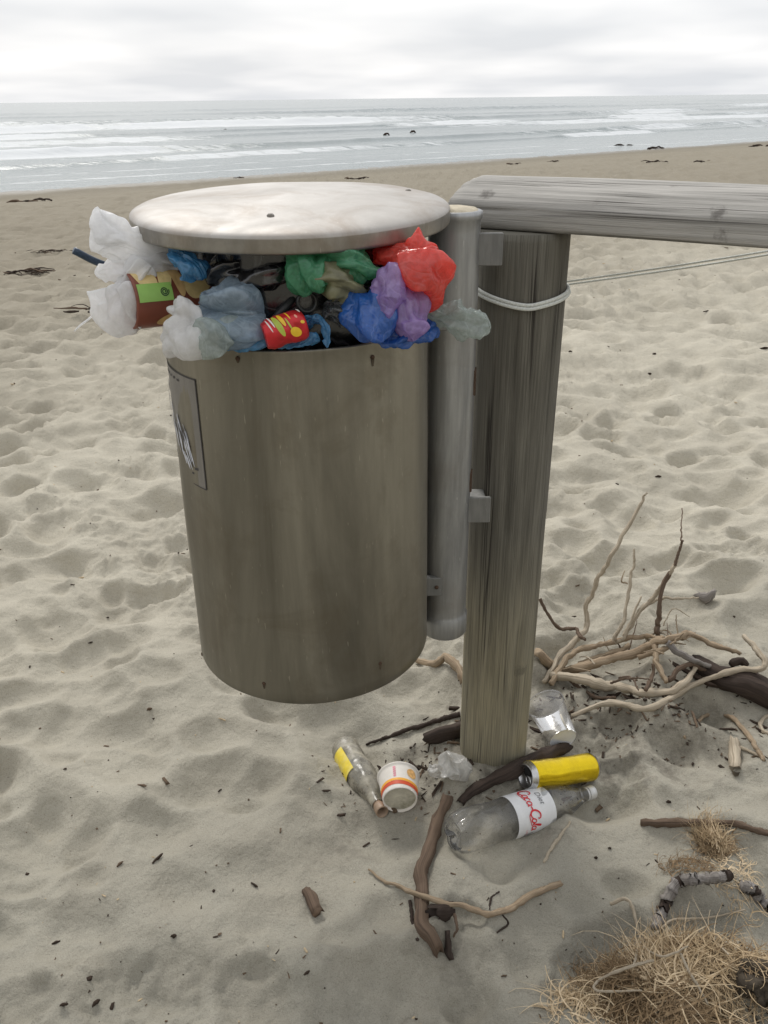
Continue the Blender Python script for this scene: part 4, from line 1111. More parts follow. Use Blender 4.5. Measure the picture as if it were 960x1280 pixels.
def build_yellow_can():
    a0 = gp(656, 972, 0.033); a1 = gp(741, 958, 0.033)
    M = frame(a1 - a0, (0, -0.4, 0.9)); L = float(np.linalg.norm(a1 - a0)); R = 0.0325
    print('can', L)
    t = thing('yellow_can', np.array([*((a0 + a1) / 2)[:2], float(H(*((a0 + a1) / 2)[:2]))]), 'tall yellow drink can lying on its side between post and soda bottle', 'can')
    P = lathe([(R - 0.0045, 0.0085), (R - 0.0045, 0.009)] + [(R, z) for z in np.linspace(0.012, L - 0.012, 30)] + [(R - 0.0045, L - 0.006)], 56)
    v = P.reshape(-1, 3); d_ = 0.10 * np.clip(fbm3(v, 26, 3, 2), -1, 0.02); v[:, 0] *= 1 + d_; v[:, 1] *= 1 + d_
    # a long dent on the underside
    ang = np.arctan2(v[:, 1], v[:, 0]); dd = np.abs(np.angle(np.exp(1j * (ang + 1.5))))
    f = 1 - 0.13 * np.exp(-(dd / 0.6) ** 2) * np.exp(-((v[:, 2] - L * 0.62) / 0.035) ** 2); v[:, 0] *= f; v[:, 1] *= f
    V, F, uv = gridmesh(P, True)
    mk('can_wall', xf(V, M, a0), F, m_plain('can_yellow', (0.80, 0.58, 0.012), 0.22, 0.75, 0.5, 0.08, 40, 0, ((0.50, 0.36, 0.02), 0.35)), t, uv)
    alu = m_steel('aluminium', (0.55, 0.55, 0.55), (0.75, 0.75, 0.75), streak=(30, 30, 30), metal=1.0, rough=(0.25, 0.35))
    V, F, uv = gridmesh(lathe([(R, 0.0125), (R - 0.004, 0.006), (R - 0.006, 0.001), (R - 0.0075, 0.0), (R - 0.009, 0.002), (R - 0.011, 0.006), (R * 0.45, 0.0085), (0.001, 0.010)], 48), True, False, True)
    e0 = mk('can_top', xf(V, M, a0), F, alu, t, uv)
    # the open drinking hole and the ring pull
    q = [[(0.004 + 0.010 * f * math.cos(b), -0.008 + 0.012 * f * math.sin(b), 0.0072) for b in np.linspace(0, 2 * math.pi, 20, endpoint=False)] for f in (1, 0.05)]
    V, F, uv = gridmesh(np.array(q), True, False, True)
    mk('opening', xf(V, M, a0), F, m_plain('can_hole', (0.012, 0.012, 0.012), 0.6), e0, uv)
    V, F, uv = tube([(0.006 * math.cos(b) - 0.001, 0.009 + 0.009 * math.sin(b), 0.0055) for b in np.linspace(0, 2 * math.pi, 14)], [0.0014], 6, 24)
    mk('ring_pull', xf(V, M, a0), F, alu, e0, uv)
    V, F, uv = gridmesh(lathe([(R, L - 0.0125), (R - 0.0035, L - 0.005), (R - 0.005, L - 0.001), (R - 0.007, L), (R - 0.009, L - 0.003), (0.015, L - 0.010), (0.001, L - 0.011)], 48), True, False, True)
    mk('can_bottom', xf(V, M, a0), F, alu, t, uv)
build_yellow_can()

def build_small_bottle():
    R = 0.035
    b0 = gp(430, 934, 0.034); b1 = gp(477, 1015, 0.020)
    M = frame(b1 - b0, CAM - b0); L = float(np.linalg.norm(b1 - b0))
    print('small bottle', L)
    t = thing('small_bottle', np.array([*((b0 + b1) / 2)[:2], float(H(*((b0 + b1) / 2)[:2]))]), 'small sandy see-through bottle with a yellow label lying left of the paper cup', 'bottle')
    cl = m_clear('bottle_sandy', haze=0.34, hazec=(0.46, 0.42, 0.33), dirt=0.45, bst=0.2, bsc=30, rough=0.22)
    k = L / 0.195
    pr = np.array([(0.004, 0.004), (0.022, 0.002), (0.0305, 0.0), (0.034, 0.005), (R, 0.014), (R, 0.045), (0.0335, 0.055), (0.0335, 0.075), (R, 0.085), (R, 0.098), (0.032, 0.118), (0.0245, 0.140), (0.0165, 0.158), (0.0135, 0.170), (0.0132, 0.178)])
    sl_ = np.concatenate([[0], np.cumsum(np.linalg.norm(np.diff(pr, axis=0), axis=1))]); zz = np.linspace(0, sl_[-1], 64)
    P = lathe(np.stack([np.interp(zz, sl_, pr[:, 0]), np.interp(zz, sl_, pr[:, 1]) * k], 1), 52)
    v = P.reshape(-1, 3); d_ = 0.12 * np.clip(fbm3(v, 34, 6, 3), -1, 0.3); v[:, 0] *= 1 + d_; v[:, 1] *= 1 + d_
    V, F, uv = gridmesh(P, True, True, False)
    wall = mk('bottle_wall', xf(V, M, b0), F, cl, t, uv)
    V, F, uv = gridmesh(lathe([(0.0118, 0.184 * k), (0.0134, 0.184 * k), (0.0142, 0.186 * k), (0.0142, 0.197 * k), (0.0136, 0.199 * k), (0.0118, 0.199 * k), (0.0112, 0.176 * k)], 28), True)
    mk('neck', xf(V, M, b0), F, m_plain('neck_brown', (0.30, 0.21, 0.14), 0.5), t, uv)
    def patch(c0, c1, z0, z1, off):
        q = np.array([[M @ np.array([(R + off) * math.cos(c), (R + off) * math.sin(c), z]) + b0 for c in np.linspace(c0, c1, 22)] for z in np.linspace(z0, z1, 8)])
        return gridmesh(q, False)
    # the visible left flank carries the bright side of the label
    side = np.array([-1, 0, 0.15]); u = M.T @ side; ca = math.atan2(u[1], u[0])
    V, F, uv = patch(ca - 0.85, ca + 0.62, 0.030 * k, 0.098 * k, 0.0024)
    mk('yellow_label', V, F, m_plain('label_yellow', (0.80, 0.62, 0.05), 0.4, 0, 0.5, 0.12, 60, 0, ((0.7, 0.66, 0.4), 0.5)), wall, uv)
    V, F, uv = patch(ca + 0.64 if math.cos(0) else 0, ca + 2.5, 0.052 * k, 0.076 * k, 0.0008)
    mk('faded_band', V, F, m_film('label_faded', (0.62, 0.56, 0.30), 0.5, 0.3, 0.5), wall, uv)
build_small_bottle()

def build_cup():
    # paper tub on its side, foot towards the eye
    c = gp(500, 1000, 0.036)
    ax = np.array([0.03, -0.86, -0.02]); M = frame(ax, (1, 0, 0))
    # local z runs mouth -> foot
    Lc, Rm, Rf = 0.066, 0.0455, 0.0375
    t = thing('paper_cup', np.array([c[0], c[1] + 0.03, float(H(c[0], c[1] + 0.03))]), 'white paper tub with red and orange bands lying on its side between the two bottles', 'cup')
    o = c
    white = m_plain('cup_white', (0.76, 0.72, 0.66), 0.5, 0, 0.4, 0.06, 40, 0, ((0.52, 0.44, 0.33), 0.35))
    def rad(z): return Rm + (Rf - Rm) * (z + Lc) / Lc
    prof = [(rad(-Lc) - 0.004, -Lc + 0.002), (rad(-Lc) + 0.001, -Lc - 0.001), (rad(-Lc) + 0.0024, -Lc + 0.0005), (rad(-Lc) + 0.0016, -Lc + 0.003)] + [(rad(z), z) for z in np.linspace(-Lc + 0.005, -0.001, 14)] + [(Rf - 0.0006, 0.0006), (Rf - 0.0022, 0.0005), (Rf - 0.0028, -0.006)]
    V, F, uv = gridmesh(lathe(prof, 56), True)
    wall = mk('cup_wall', xf(V, M, o), F, white, t, uv)
    V, F, uv = gridmesh(lathe([(Rf - 0.0026, -0.006), (Rf * 0.5, -0.0055), (0.001, -0.0052)], 40), True, False, True)
    mk('foot', xf(V, M, o), F, m_plain('cup_foot', (0.50, 0.47, 0.38), 0.6, 0, 0.4, 0.2, 50, 0, ((0.20, 0.19, 0.13), 0.9)), t, uv)
    def band(z0, z1, a0, a1, off, wav=0.0, n=48):
        q = [[(lambda r, b, z: (r * math.cos(b), r * math.sin(b), z))(rad(z) + off, b, z) for b in np.linspace(a0, a1, n)
              for z in [z0 + (z1 - z0) * f + wav * math.sin(2 * b + 0.4) * (1 if f > 0.5 else 1)]] for f in np.linspace(0, 1, 4)]
        return gridmesh(xf(np.array(q), M, o), False)
    red = m_plain('cup_red', (0.62, 0.085, 0.03), 0.45, 0, 0.4, 0.1)
    org = m_plain('cup_orange', (0.86, 0.42, 0.05), 0.45, 0, 0.4, 0.1)
    V, F, uv = band(-0.018, -0.0085, 0, 2 * math.pi, 0.0006, 0.002); mk('red_band', V, F, red, wall, uv)
    V, F, uv = band(-0.0245, -0.0185, 0, 2 * math.pi, 0.0006, 0.002); mk('orange_band', V, F, org, wall, uv)
    # pink word running along the wall and an orange picture
    upa = math.atan2(*(M.T @ np.array([0, 0, 1.0]))[[1, 0]])
    pink = m_plain('cup_pink', (0.72, 0.25, 0.32), 0.5)
    for i in range(5):
        V, F, uv = band(-0.056 + i * 0.0055, -0.052 + i * 0.0055, upa + 0.16, upa + 0.30, 0.0007, 0, 5)
        mk('letter', V, F, pink, wall, uv)
    q = [[(lambda z, b: ((rad(z) + 0.0007) * math.cos(b), (rad(z) + 0.0007) * math.sin(b), z))(-0.042 + f * 0.012 * math.sin(g_), upa - 0.72 + f * 0.30 * math.cos(g_)) for g_ in np.linspace(0, 2 * math.pi, 20, endpoint=False)] for f in (1, 0.6, 0.05)]
    V, F, uv = gridmesh(xf(np.array(q), M, o), True, False, True)
    mk('food_picture', V, F, m_plain('cup_picture', (0.72, 0.42, 0.16), 0.5, 0, 0.4, 0.35, 150), wall, uv)
build_cup()

def build_plastic_cup():
    b = gp(704, 924, 0.038)
    d = np.array([-0.22, 0.96, 0.16]); d = d / np.linalg.norm(d)
    Lc, Rb, Rm = 0.110, 0.034, 0.046
    M = frame(d)
    o = b
    t = thing('plastic_cup', np.array([o[0], o[1], float(H(o[0], o[1]))]), 'clear plastic cup with a white base tipped over against the right side of the post', 'cup')
    prof = [(Rb - 0.004, 0.004), (Rb, 0.0), (Rb + 0.001, 0.003)] + [(Rb + (Rm - Rb) * z / Lc, z) for z in np.linspace(0.006, Lc, 26)] + [(Rm + 0.003, Lc + 0.001), (Rm + 0.003, Lc + 0.003), (Rm, Lc + 0.003)]
    P = lathe(prof, 56); v = P.reshape(-1, 3); d_ = 0.07 * np.clip(fbm3(v, 12, 8, 2), -1, 0.3) * sm(0.01, 0.06, v[:, 2]); v[:, 0] *= 1 + d_; v[:, 1] *= 1 + d_
    V, F, uv = gridmesh(P, True)
    mk('cup_wall', xf(V, M, o), F, m_clear('cup_clear', tint=(0.97, 0.97, 0.965), haze=0.13, hazec=(0.86, 0.85, 0.85), bst=0.15, bsc=14, rough=0.2), t, uv)
    V, F, uv = gridmesh(lathe([(Rb - 0.0015, 0.001), (Rb - 0.005, 0.0025), (Rb * 0.4, 0.0025), (0.001, 0.0025)], 40), True, False, True)
    mk('base', xf(V, M, o), F, m_plain('cup_base_milk', (0.74, 0.75, 0.76), 0.4, 0, 0.5, 0.06), t, uv)
    V, F, uv = tube(xf(np.array([(0.005, 0.02, 0.012), (0.0, 0.022, 0.05), (-0.004, 0.026, 0.075)]), M, o), [0.0028, 0.0028, 0.002], 8, 12)
    mk('wooden_stick', V, F, m_plain('stick_pale', (0.72, 0.66, 0.52), 0.6), None, uv, label='short pale stick lying inside the tipped clear plastic cup', cat='stick')
build_plastic_cup()

def build_wrap():
    c = gp(566, 962, 0.02)
    P = [c + np.array(p) for p in ((-0.012, 0.01, 0.045), (-0.004, 0.0, 0.02), (0.006, -0.012, 0.002), (0.002, -0.02, -0.012))]
    t = thing('plastic_wrapper', np.array([c[0], c[1], float(H(c[0], c[1]))]), 'crumpled clear plastic wrapper at the left foot of the timber post', 'wrapper')
    wm = m_film('wrapper_film', (0.66, 0.65, 0.62), 0.66, 0.35, 0.1, wr=60, bump=0.4)
    bag_part('crumple', P, [0.014, 0.026, 0.034, 0.02], wm, t, seed=71, lump=0.3)
    bag_part('corner', [c + np.array(p) for p in ((0.0, 0, 0.005), (0.025, 0.002, 0.004), (0.045, 0.004, -0.006))], [0.018, 0.016, 0.006], wm, t, seed=72, lump=0.3)
    bag_part('corner', [c + np.array(p) for p in ((-0.01, 0, -0.006), (-0.035, 0.004, -0.008), (-0.055, 0.01, -0.012))], [0.016, 0.014, 0.006], wm, t, seed=73, lump=0.3)
build_wrap()

# ------------------------------------------------------------------ driftwood
def stick(name, pix, radii, mat, label=None, cat='stick', parent=None, zs=None, rough=0.45, seg=10, seed=0, jag=0.5, wob=None, group=None):
    """pix: photo pixels the stick passes over; zs: heights above the sand (default: lying on it)"""
    radii = [float(k) * (0.80 if parent is not None and parent.name.startswith('dead') else 0.95) for k in np.atleast_1d(radii)]
    P = []
    for i, p in enumerate(pix):
        r = np.interp(i / max(1, len(pix) - 1), np.linspace(0, 1, len(radii)), radii)
        P.append(gp(p[0], p[1], (zs[i] if zs else r * 0.75)))
    V, F, uv = tube(P, radii, seg, None, rough, seed, 1.0, jag, True, (np.mean(radii) * (1.5 if parent is not None and parent.name.startswith('dead') else 0.9) if wob is None else wob))
    return mk(name, V, F, mat, parent, uv, label=label, cat=cat if parent is None else None, group=group)
def c6(x, y): return (500 + x / 2.087, 620 + y / 2.087)
def c7(x, y): return (660 + x / 3.2, 980 + y / 3.2)
def c3(x, y): return (380 + x / 2.8235, 1020 + y / 2.8235)

def build_driftwood():
    g0 = gp(*c6(420, 470))
    t = thing('dead_branch', g0, 'pale tangled dead branch with upright twigs lying right of the timber post', 'dead branch')
    def br(nm, pl, r, mat, zs, seed, **k): return stick(nm, [c6(*p) for p in pl], r, mat, parent=t, zs=zs, seed=seed, **k)
    br('stem', [(352, 452), (420, 442), (520, 438), (620, 402), (690, 376), (760, 362), (830, 392), (885, 414)], [0.016, 0.016, 0.015, 0.013, 0.012, 0.011, 0.009, 0.005], TANW, [0.02, 0.03, 0.045, 0.06, 0.07, 0.07, 0.055, 0.03], 1)
    br('stem', [(395, 468), (480, 486), (560, 500), (640, 506), (720, 492), (765, 478)], [0.014, 0.016, 0.015, 0.014, 0.011, 0.007], PALEW, [0.015, 0.018, 0.02, 0.02, 0.03, 0.04], 2)
    br('limb', [(375, 478), (430, 402), (484, 350), (488, 292), (520, 215), (560, 148), (610, 92), (641, 56)], [0.009, 0.010, 0.010, 0.009, 0.0075, 0.0065, 0.005, 0.003], PALEW, [0.02, 0.06, 0.10, 0.15, 0.22, 0.29, 0.35, 0.39], 3)
    br('limb', [(395, 470), (450, 412), (540, 382), (640, 362), (690, 374)], [0.010, 0.010, 0.009, 0.008, 0.006], TANW, [0.03, 0.06, 0.075, 0.08, 0.07], 4)
    br('limb', [(585, 352), (640, 302), (690, 236), (722, 190)], [0.008, 0.008, 0.007, 0.006], PALEW, [0.08, 0.12, 0.18, 0.22], 5)
    br('twig', [(715, 200), (730, 150), (735, 105), (733, 45)], [0.005, 0.004, 0.0028, 0.0016], BROWNW, [0.215, 0.25, 0.28, 0.32], 6)
    br('limb', [(672, 372), (672, 330), (676, 290), (702, 213)], [0.009, 0.009, 0.009, 0.007], BROWNW, [0.06, 0.10, 0.14, 0.20], 7)
    br('twig', [(555, 382), (580, 322), (600, 242), (605, 188)], [0.007, 0.006, 0.005, 0.003], PALEW, [0.07, 0.12, 0.18, 0.22], 8)
    br('twig', [(595, 340), (655, 298), (740, 268), (778, 262)], [0.006, 0.005, 0.004, 0.0025], PALEW, [0.09, 0.10, 0.09, 0.08], 9)
    br('twig', [(362, 256), (420, 292), (455, 330), (480, 372)], [0.005, 0.006, 0.006, 0.006], BROWNW, [0.16, 0.14, 0.12, 0.10], 10)
    br('limb', [(668, 385), (668, 440), (695, 490)], [0.009, 0.009, 0.007], TANW, [0.06, 0.04, 0.02], 11)
    br('limb', [(700, 380), (760, 432), (816, 502)], [0.010, 0.009, 0.008], GREYW, [0.065, 0.045, 0.01], 12)
    br('twig', [(560, 380), (590, 340), (625, 292)], [0.006, 0.005, 0.003], PALEW, [0.07, 0.10, 0.13], 13)
    br('twig', [(640, 505), (655, 470), (660, 440)], [0.006, 0.006, 0.004], BROWNW, [0.03, 0.05, 0.07], 14)
    br('twig', [(590, 250), (578, 222), (585, 205)], [0.003, 0.0025, 0.0015], TANW, [0.17, 0.19, 0.20], 15)
    br('twig', [(430, 470), (500, 520), (560, 562)], [0.006, 0.005, 0.004], BROWNW, [0.02, 0.012, 0.006], 16)
    br('twig', [(700, 480), (740, 462), (800, 450)], [0.008, 0.008, 0.006], BROWNW, [0.02, 0.03, 0.03], 17)
    br('twig', [(470, 440), (540, 415), (600, 388)], [0.012, 0.011, 0.009], TANW, [0.04, 0.055, 0.07], 18)
    br('twig', [(620, 420), (680, 400), (720, 396)], [0.009, 0.009, 0.005], TANW, [0.05, 0.055, 0.05], 19)
    r2 = random.Random(12)
    for k in range(22):
        x0, y0 = r2.choice([(480, 430), (560, 400), (620, 380), (660, 360), (690, 400), (540, 470), (440, 450), (720, 380)])
        x0 += r2.uniform(-30, 30); y0 += r2.uniform(-15, 25); an = r2.uniform(-0.4, 3.5); ln = r2.uniform(35, 105)
        x1, y1 = x0 + ln * math.cos(an), y0 - ln * math.sin(an) * 0.55
        z0 = r2.uniform(0.02, 0.07); rr = r2.uniform(0.0018, 0.0045)
        br('twig', [(x0, y0), ((x0 + x1) / 2 + r2.uniform(-12, 12), (y0 + y1) / 2 + r2.uniform(-12, 12)), (x1, y1)], [rr, rr * 0.9, rr * 0.5], (TANW, PALEW, BROWNW, TANW)[k % 4], [z0, z0 + 0.01, z0 + r2.uniform(-0.02, 0.05)], 100 + k, seg=7)
    # long pale sticks beyond and around it
    stick('curved_stick', [c6(*p) for p in ((445, 573), (540, 578), (650, 550), (760, 515), (860, 490), (948, 456), (932, 402), (895, 364))], [0.006, 0.0085, 0.0085, 0.008, 0.008, 0.008, 0.009, 0.006], PALEW, 'long pale curved stick sweeping round the front of the dead branch', zs=[0.008, 0.022, 0.034, 0.042, 0.048, 0.055, 0.065, 0.075], seed=21, wob=0.004)
    stick('pale_root', [c6(*p) for p in ((48, 428), (88, 440), (122, 420), (148, 448), (168, 492))], [0.008, 0.011, 0.013, 0.013, 0.012], TANW, 'tan crooked root on the sand between drum and post', 'root', zs=[0.006, 0.01, 0.022, 0.018, 0.006], seed=22)
    stick('charred_log', [c6(*p) for p in ((775, 440), (850, 470), (920, 500), (1010, 540))], [0.022, 0.034, 0.040, 0.038], DARKW, 'thick dark charred log at the right edge behind the curved stick', 'log', zs=[0.015, 0.02, 0.022, 0.022], seed=23, rough=0.35, seg=16)
    stick('black_twig', [c6(*p) for p in ((862, 440), (885, 428), (905, 440))], [0.010, 0.014, 0.008], DARKW, 'small black charred stub lying on top of the charred log', 'stub', zs=[0.05, 0.06, 0.05], seed=24, rough=0.5)
    stick('bent_twig', [c6(*p) for p in ((745, 606), (800, 586), (868, 580), (920, 640), (952, 690))], [0.004, 0.005, 0.006, 0.006, 0.005], TANW, 'thin tan bent twig below the curved stick at right', seed=25)
    stick('driftwood_slab', [c6(*p) for p in ((862, 632), (866, 665), (872, 712))], [0.010, 0.016, 0.013], PALEW, 'short pale bleached wood slab near the right edge', 'driftwood', seed=26, rough=0.4, jag=1.2)
    stick('thin_twig', [c6(*p) for p in ((884, 655), (915, 668), (950, 682))], [0.0035, 0.004, 0.003], PALEW, 'thin pale twig pointing right from the bleached wood slab', seed=27)
    stick('looped_twig', [c6(*p) for p in ((965, 570), (945, 585), (942, 608), (965, 622))], [0.004, 0.005, 0.005, 0.004], PALEW, 'pale looped twig end at the right edge above the bleached slab', seed=28)
    stick('wood_stump', [c6(*p) for p in ((770, 272), (800, 262), (822, 246))], [0.010, 0.018, 0.008], GREYW, 'small grey splintered stump of wood behind the upright twigs', 'driftwood', zs=[0.008, 0.015, 0.035], seed=29, rough=0.5, jag=1.5)
    # dark sticks by the post foot
    def c5(x, y): return (380 + x / 2.4, 840 + y / 2.4)
    stick('dark_log_end', [c5(*p) for p in ((360, 205), (410, 190), (470, 172), (530, 160))], [0.016, 0.020, 0.021, 0.020], DARKW, 'dark brown log end poking out from behind the left of the post', 'log', seed=31, rough=0.3, seg=14)
    stick('thin_dark_stick', [c5(*p) for p in ((185, 218), (290, 182), (380, 152), (470, 124))], [0.003, 0.005, 0.006, 0.007], DARKW, 'thin dark stick running left from the post above the small bottle', seed=32)
    stick('black_stick', [c5(*p) for p in ((468, 388), (540, 345), (630, 296), (720, 246), (790, 225))], [0.010, 0.014, 0.016, 0.016, 0.012], DARKW, 'black stick slanting across the front of the post foot to the yellow can', zs=[0.006, 0.012, 0.018, 0.022, 0.02], seed=33, seg=12)
    t2 = thing('buried_branch', gp(*c3(430, 300)), 'dark half-buried branch running down the sand below the soda bottle', 'branch')
    stick('stem', [c3(*p) for p in ((500, -60), (470, 20), (440, 130), (415, 235), (406, 300))], [0.013, 0.014, 0.016, 0.014, 0.012], BROWNW, parent=t2, zs=[0.006, 0.006, 0.007, 0.008, 0.006], seed=34, seg=12, rough=0.35)
    stick('stem', [c3(*p) for p in ((408, 290), (415, 360), (435, 430), (458, 505))], [0.011, 0.015, 0.015, 0.011], BROWNW, parent=t2, zs=[0.006, 0.010, 0.012, 0.012], seed=35, seg=12, rough=0.4, jag=1.2)
    stick('bark_piece', [c3(*p) for p in ((455, 350), (485, 345), (522, 335))], [0.014, 0.018, 0.012], DARKW, parent=t2, zs=[0.006, 0.010, 0.010], seed=36, seg=12, rough=0.6, jag=1.5)
    stick('splinter', [c3(*p) for p in ((508, 440), (510, 475), (518, 508))], [0.005, 0.007, 0.006], DARKW, parent=t2, seed=37, rough=0.5, jag=1.2)
    stick('splinter', [c3(*p) for p in ((372, 300), (384, 370), (400, 445))], [0.003, 0.004, 0.003], DARKW, parent=t2, seed=38, rough=0.5)
    stick('splinter', [c3(*p) for p in ((524, 330), (540, 390), (530, 440))], [0.003, 0.003, 0.002], BROWNW, parent=t2, zs=[0.015, 0.02, 0.006], seed=39)
    stick('bent_brown_twig', [c3(*p) for p in ((228, 192), (300, 235), (370, 266), (490, 300), (560, 320), (648, 354), (700, 335), (760, 306), (830, 272), (908, 238))], [0.002, 0.0035, 0.0045, 0.005, 0.0055, 0.006, 0.006, 0.0065, 0.0065, 0.007], TANW, 'brown elbow-bent twig lying across the half-buried branch', zs=[0.003, 0.006, 0.010, 0.026, 0.024, 0.006, 0.006, 0.006, 0.007, 0.008], seed=40)
    stick('wood_chunk', [c3(*p) for p in ((2, 262), (20, 300), (42, 346))], [0.010, 0.0125, 0.012], BROWNW, 'short stubby brown wood chunk alone on the sand below the drum', 'driftwood', seed=41, seg=12, rough=0.3)
    stick('curly_rootlet', [c3(*p) for p in ((690, 268), (660, 290), (655, 330))], [0.002, 0.0022, 0.0015], DARKW, 'tiny dark curled rootlet touching the upper side of the bent brown twig', 'rootlet', seed=42)
    stick('curly_rootlet', [c3(*p) for p in ((700, 350), (720, 380), (680, 410))], [0.0015, 0.002, 0.0015], DARKW, 'tiny dark curled rootlet just below the bent brown twig', 'rootlet', seed=43)
    stick('straw_stalk', [c3(*p) for p in ((940, 20), (890, 90), (845, 160))], [0.0022, 0.004, 0.003], PALEW, 'pale dry straw stalk on the sand below the soda bottle cap', 'stalk', seed=44)
    # right foreground
    stick('dark_branch', [c7(*p) for p in ((455, 152), (560, 156), (690, 150), (800, 170), (930, 205), (1000, 215))], [0.007, 0.009, 0.008, 0.007, 0.007, 0.006], BROWNW, 'dark brown straight branch lying behind the upper grass tuft at right', 'branch', seed=45)
    # ringed grey rhizome
    t3 = thing('ringed_rhizome', gp(*c7(650, 400)), 'grey ringed rhizome arching below the upper grass tuft', 'rhizome')
    path = spline([gp(*c7(*p), z) for p, z in (((512, 578), 0.004), ((545, 490), 0.008), ((590, 422), 0.012), ((650, 388), 0.018), ((740, 376), 0.022), ((812, 364), 0.018))], 61)
    for k in range(12):
        V, F, uv = tube(path[k * 5:k * 5 + 5], [0.0118, 0.0098, 0.0095, 0.0118], 10, 8, 0.35, 50 + k, 1.0, 0.6)
        mk('segment', V, F, (GREYW, RHZ, DARKW)[k % 3] if k % 4 else RHZ, t3, uv)
    path = spline([gp(*c7(*p), 0.008) for p in ((850, 405), (900, 425), (930, 465), (975, 500))], 31)
    t4 = thing('ringed_rhizome', gp(*c7(900, 430)), 'short grey ringed rhizome curving off at the right edge of the picture', 'rhizome')
    for k in range(6):
        V, F, uv = tube(path[k * 5:k * 5 + 5], [0.0120, 0.0105, 0.0105, 0.0120], 10, 8, 0.35, 70 + k, 1.0, 0.6)
        mk('segment', V, F, (GREYW, RHZ, DARKW)[k % 3], t4, uv)
    stick('dark_clod', [c7(*p) for p in ((868, 750), (905, 790), (950, 835), (1000, 860))], [0.016, 0.028, 0.034, 0.034], m_plain('peat', (0.075, 0.062, 0.047), 0.95, 0, 0.1, 0.5, 60, 0.9), 'dark lumpy clod of peat and roots at the lower right edge', 'clod', zs=[0.006, 0.012, 0.015, 0.015], seed=80, rough=1.2, seg=28)
    for k, (pl, r, lb) in enumerate(((((425, 722), (450, 640), (515, 595), (580, 545), (720, 532), (868, 503)), 0.0030, 'long pale bent straw above the lower grass mat'),
                            (((330, 480), (390, 540), (450, 612)), 0.0038, 'brown stalk lying up to the top of the lower grass mat'),
                            (((500, 705), (400, 735), (292, 780), (276, 826), (455, 826)), 0.0028, 'pale straw folded into a square hook on the lower grass mat'),
                            (((610, 680), (650, 760), (720, 880)), 0.0030, 'pale straw running down the right part of the lower grass mat'),
                            (((460, 650), (540, 690), (640, 650)), 0.0024, 'short pale straw curving over the crest of the lower grass mat'),
                            (((700, 590), (750, 630), (800, 680)), 0.0026, 'short pale straw beside the dark clod'))):
        stick('straw', [c7(*p) for p in pl], [r * 0.9, r, r * 0.9, r * 0.6], PALEW, lb, 'straw', zs=[0.012 + (0.028 if (c7(*p)[1] > 1180) else 0) for p in pl], seed=90 + k, wob=0.001, seg=6)
build_driftwood()

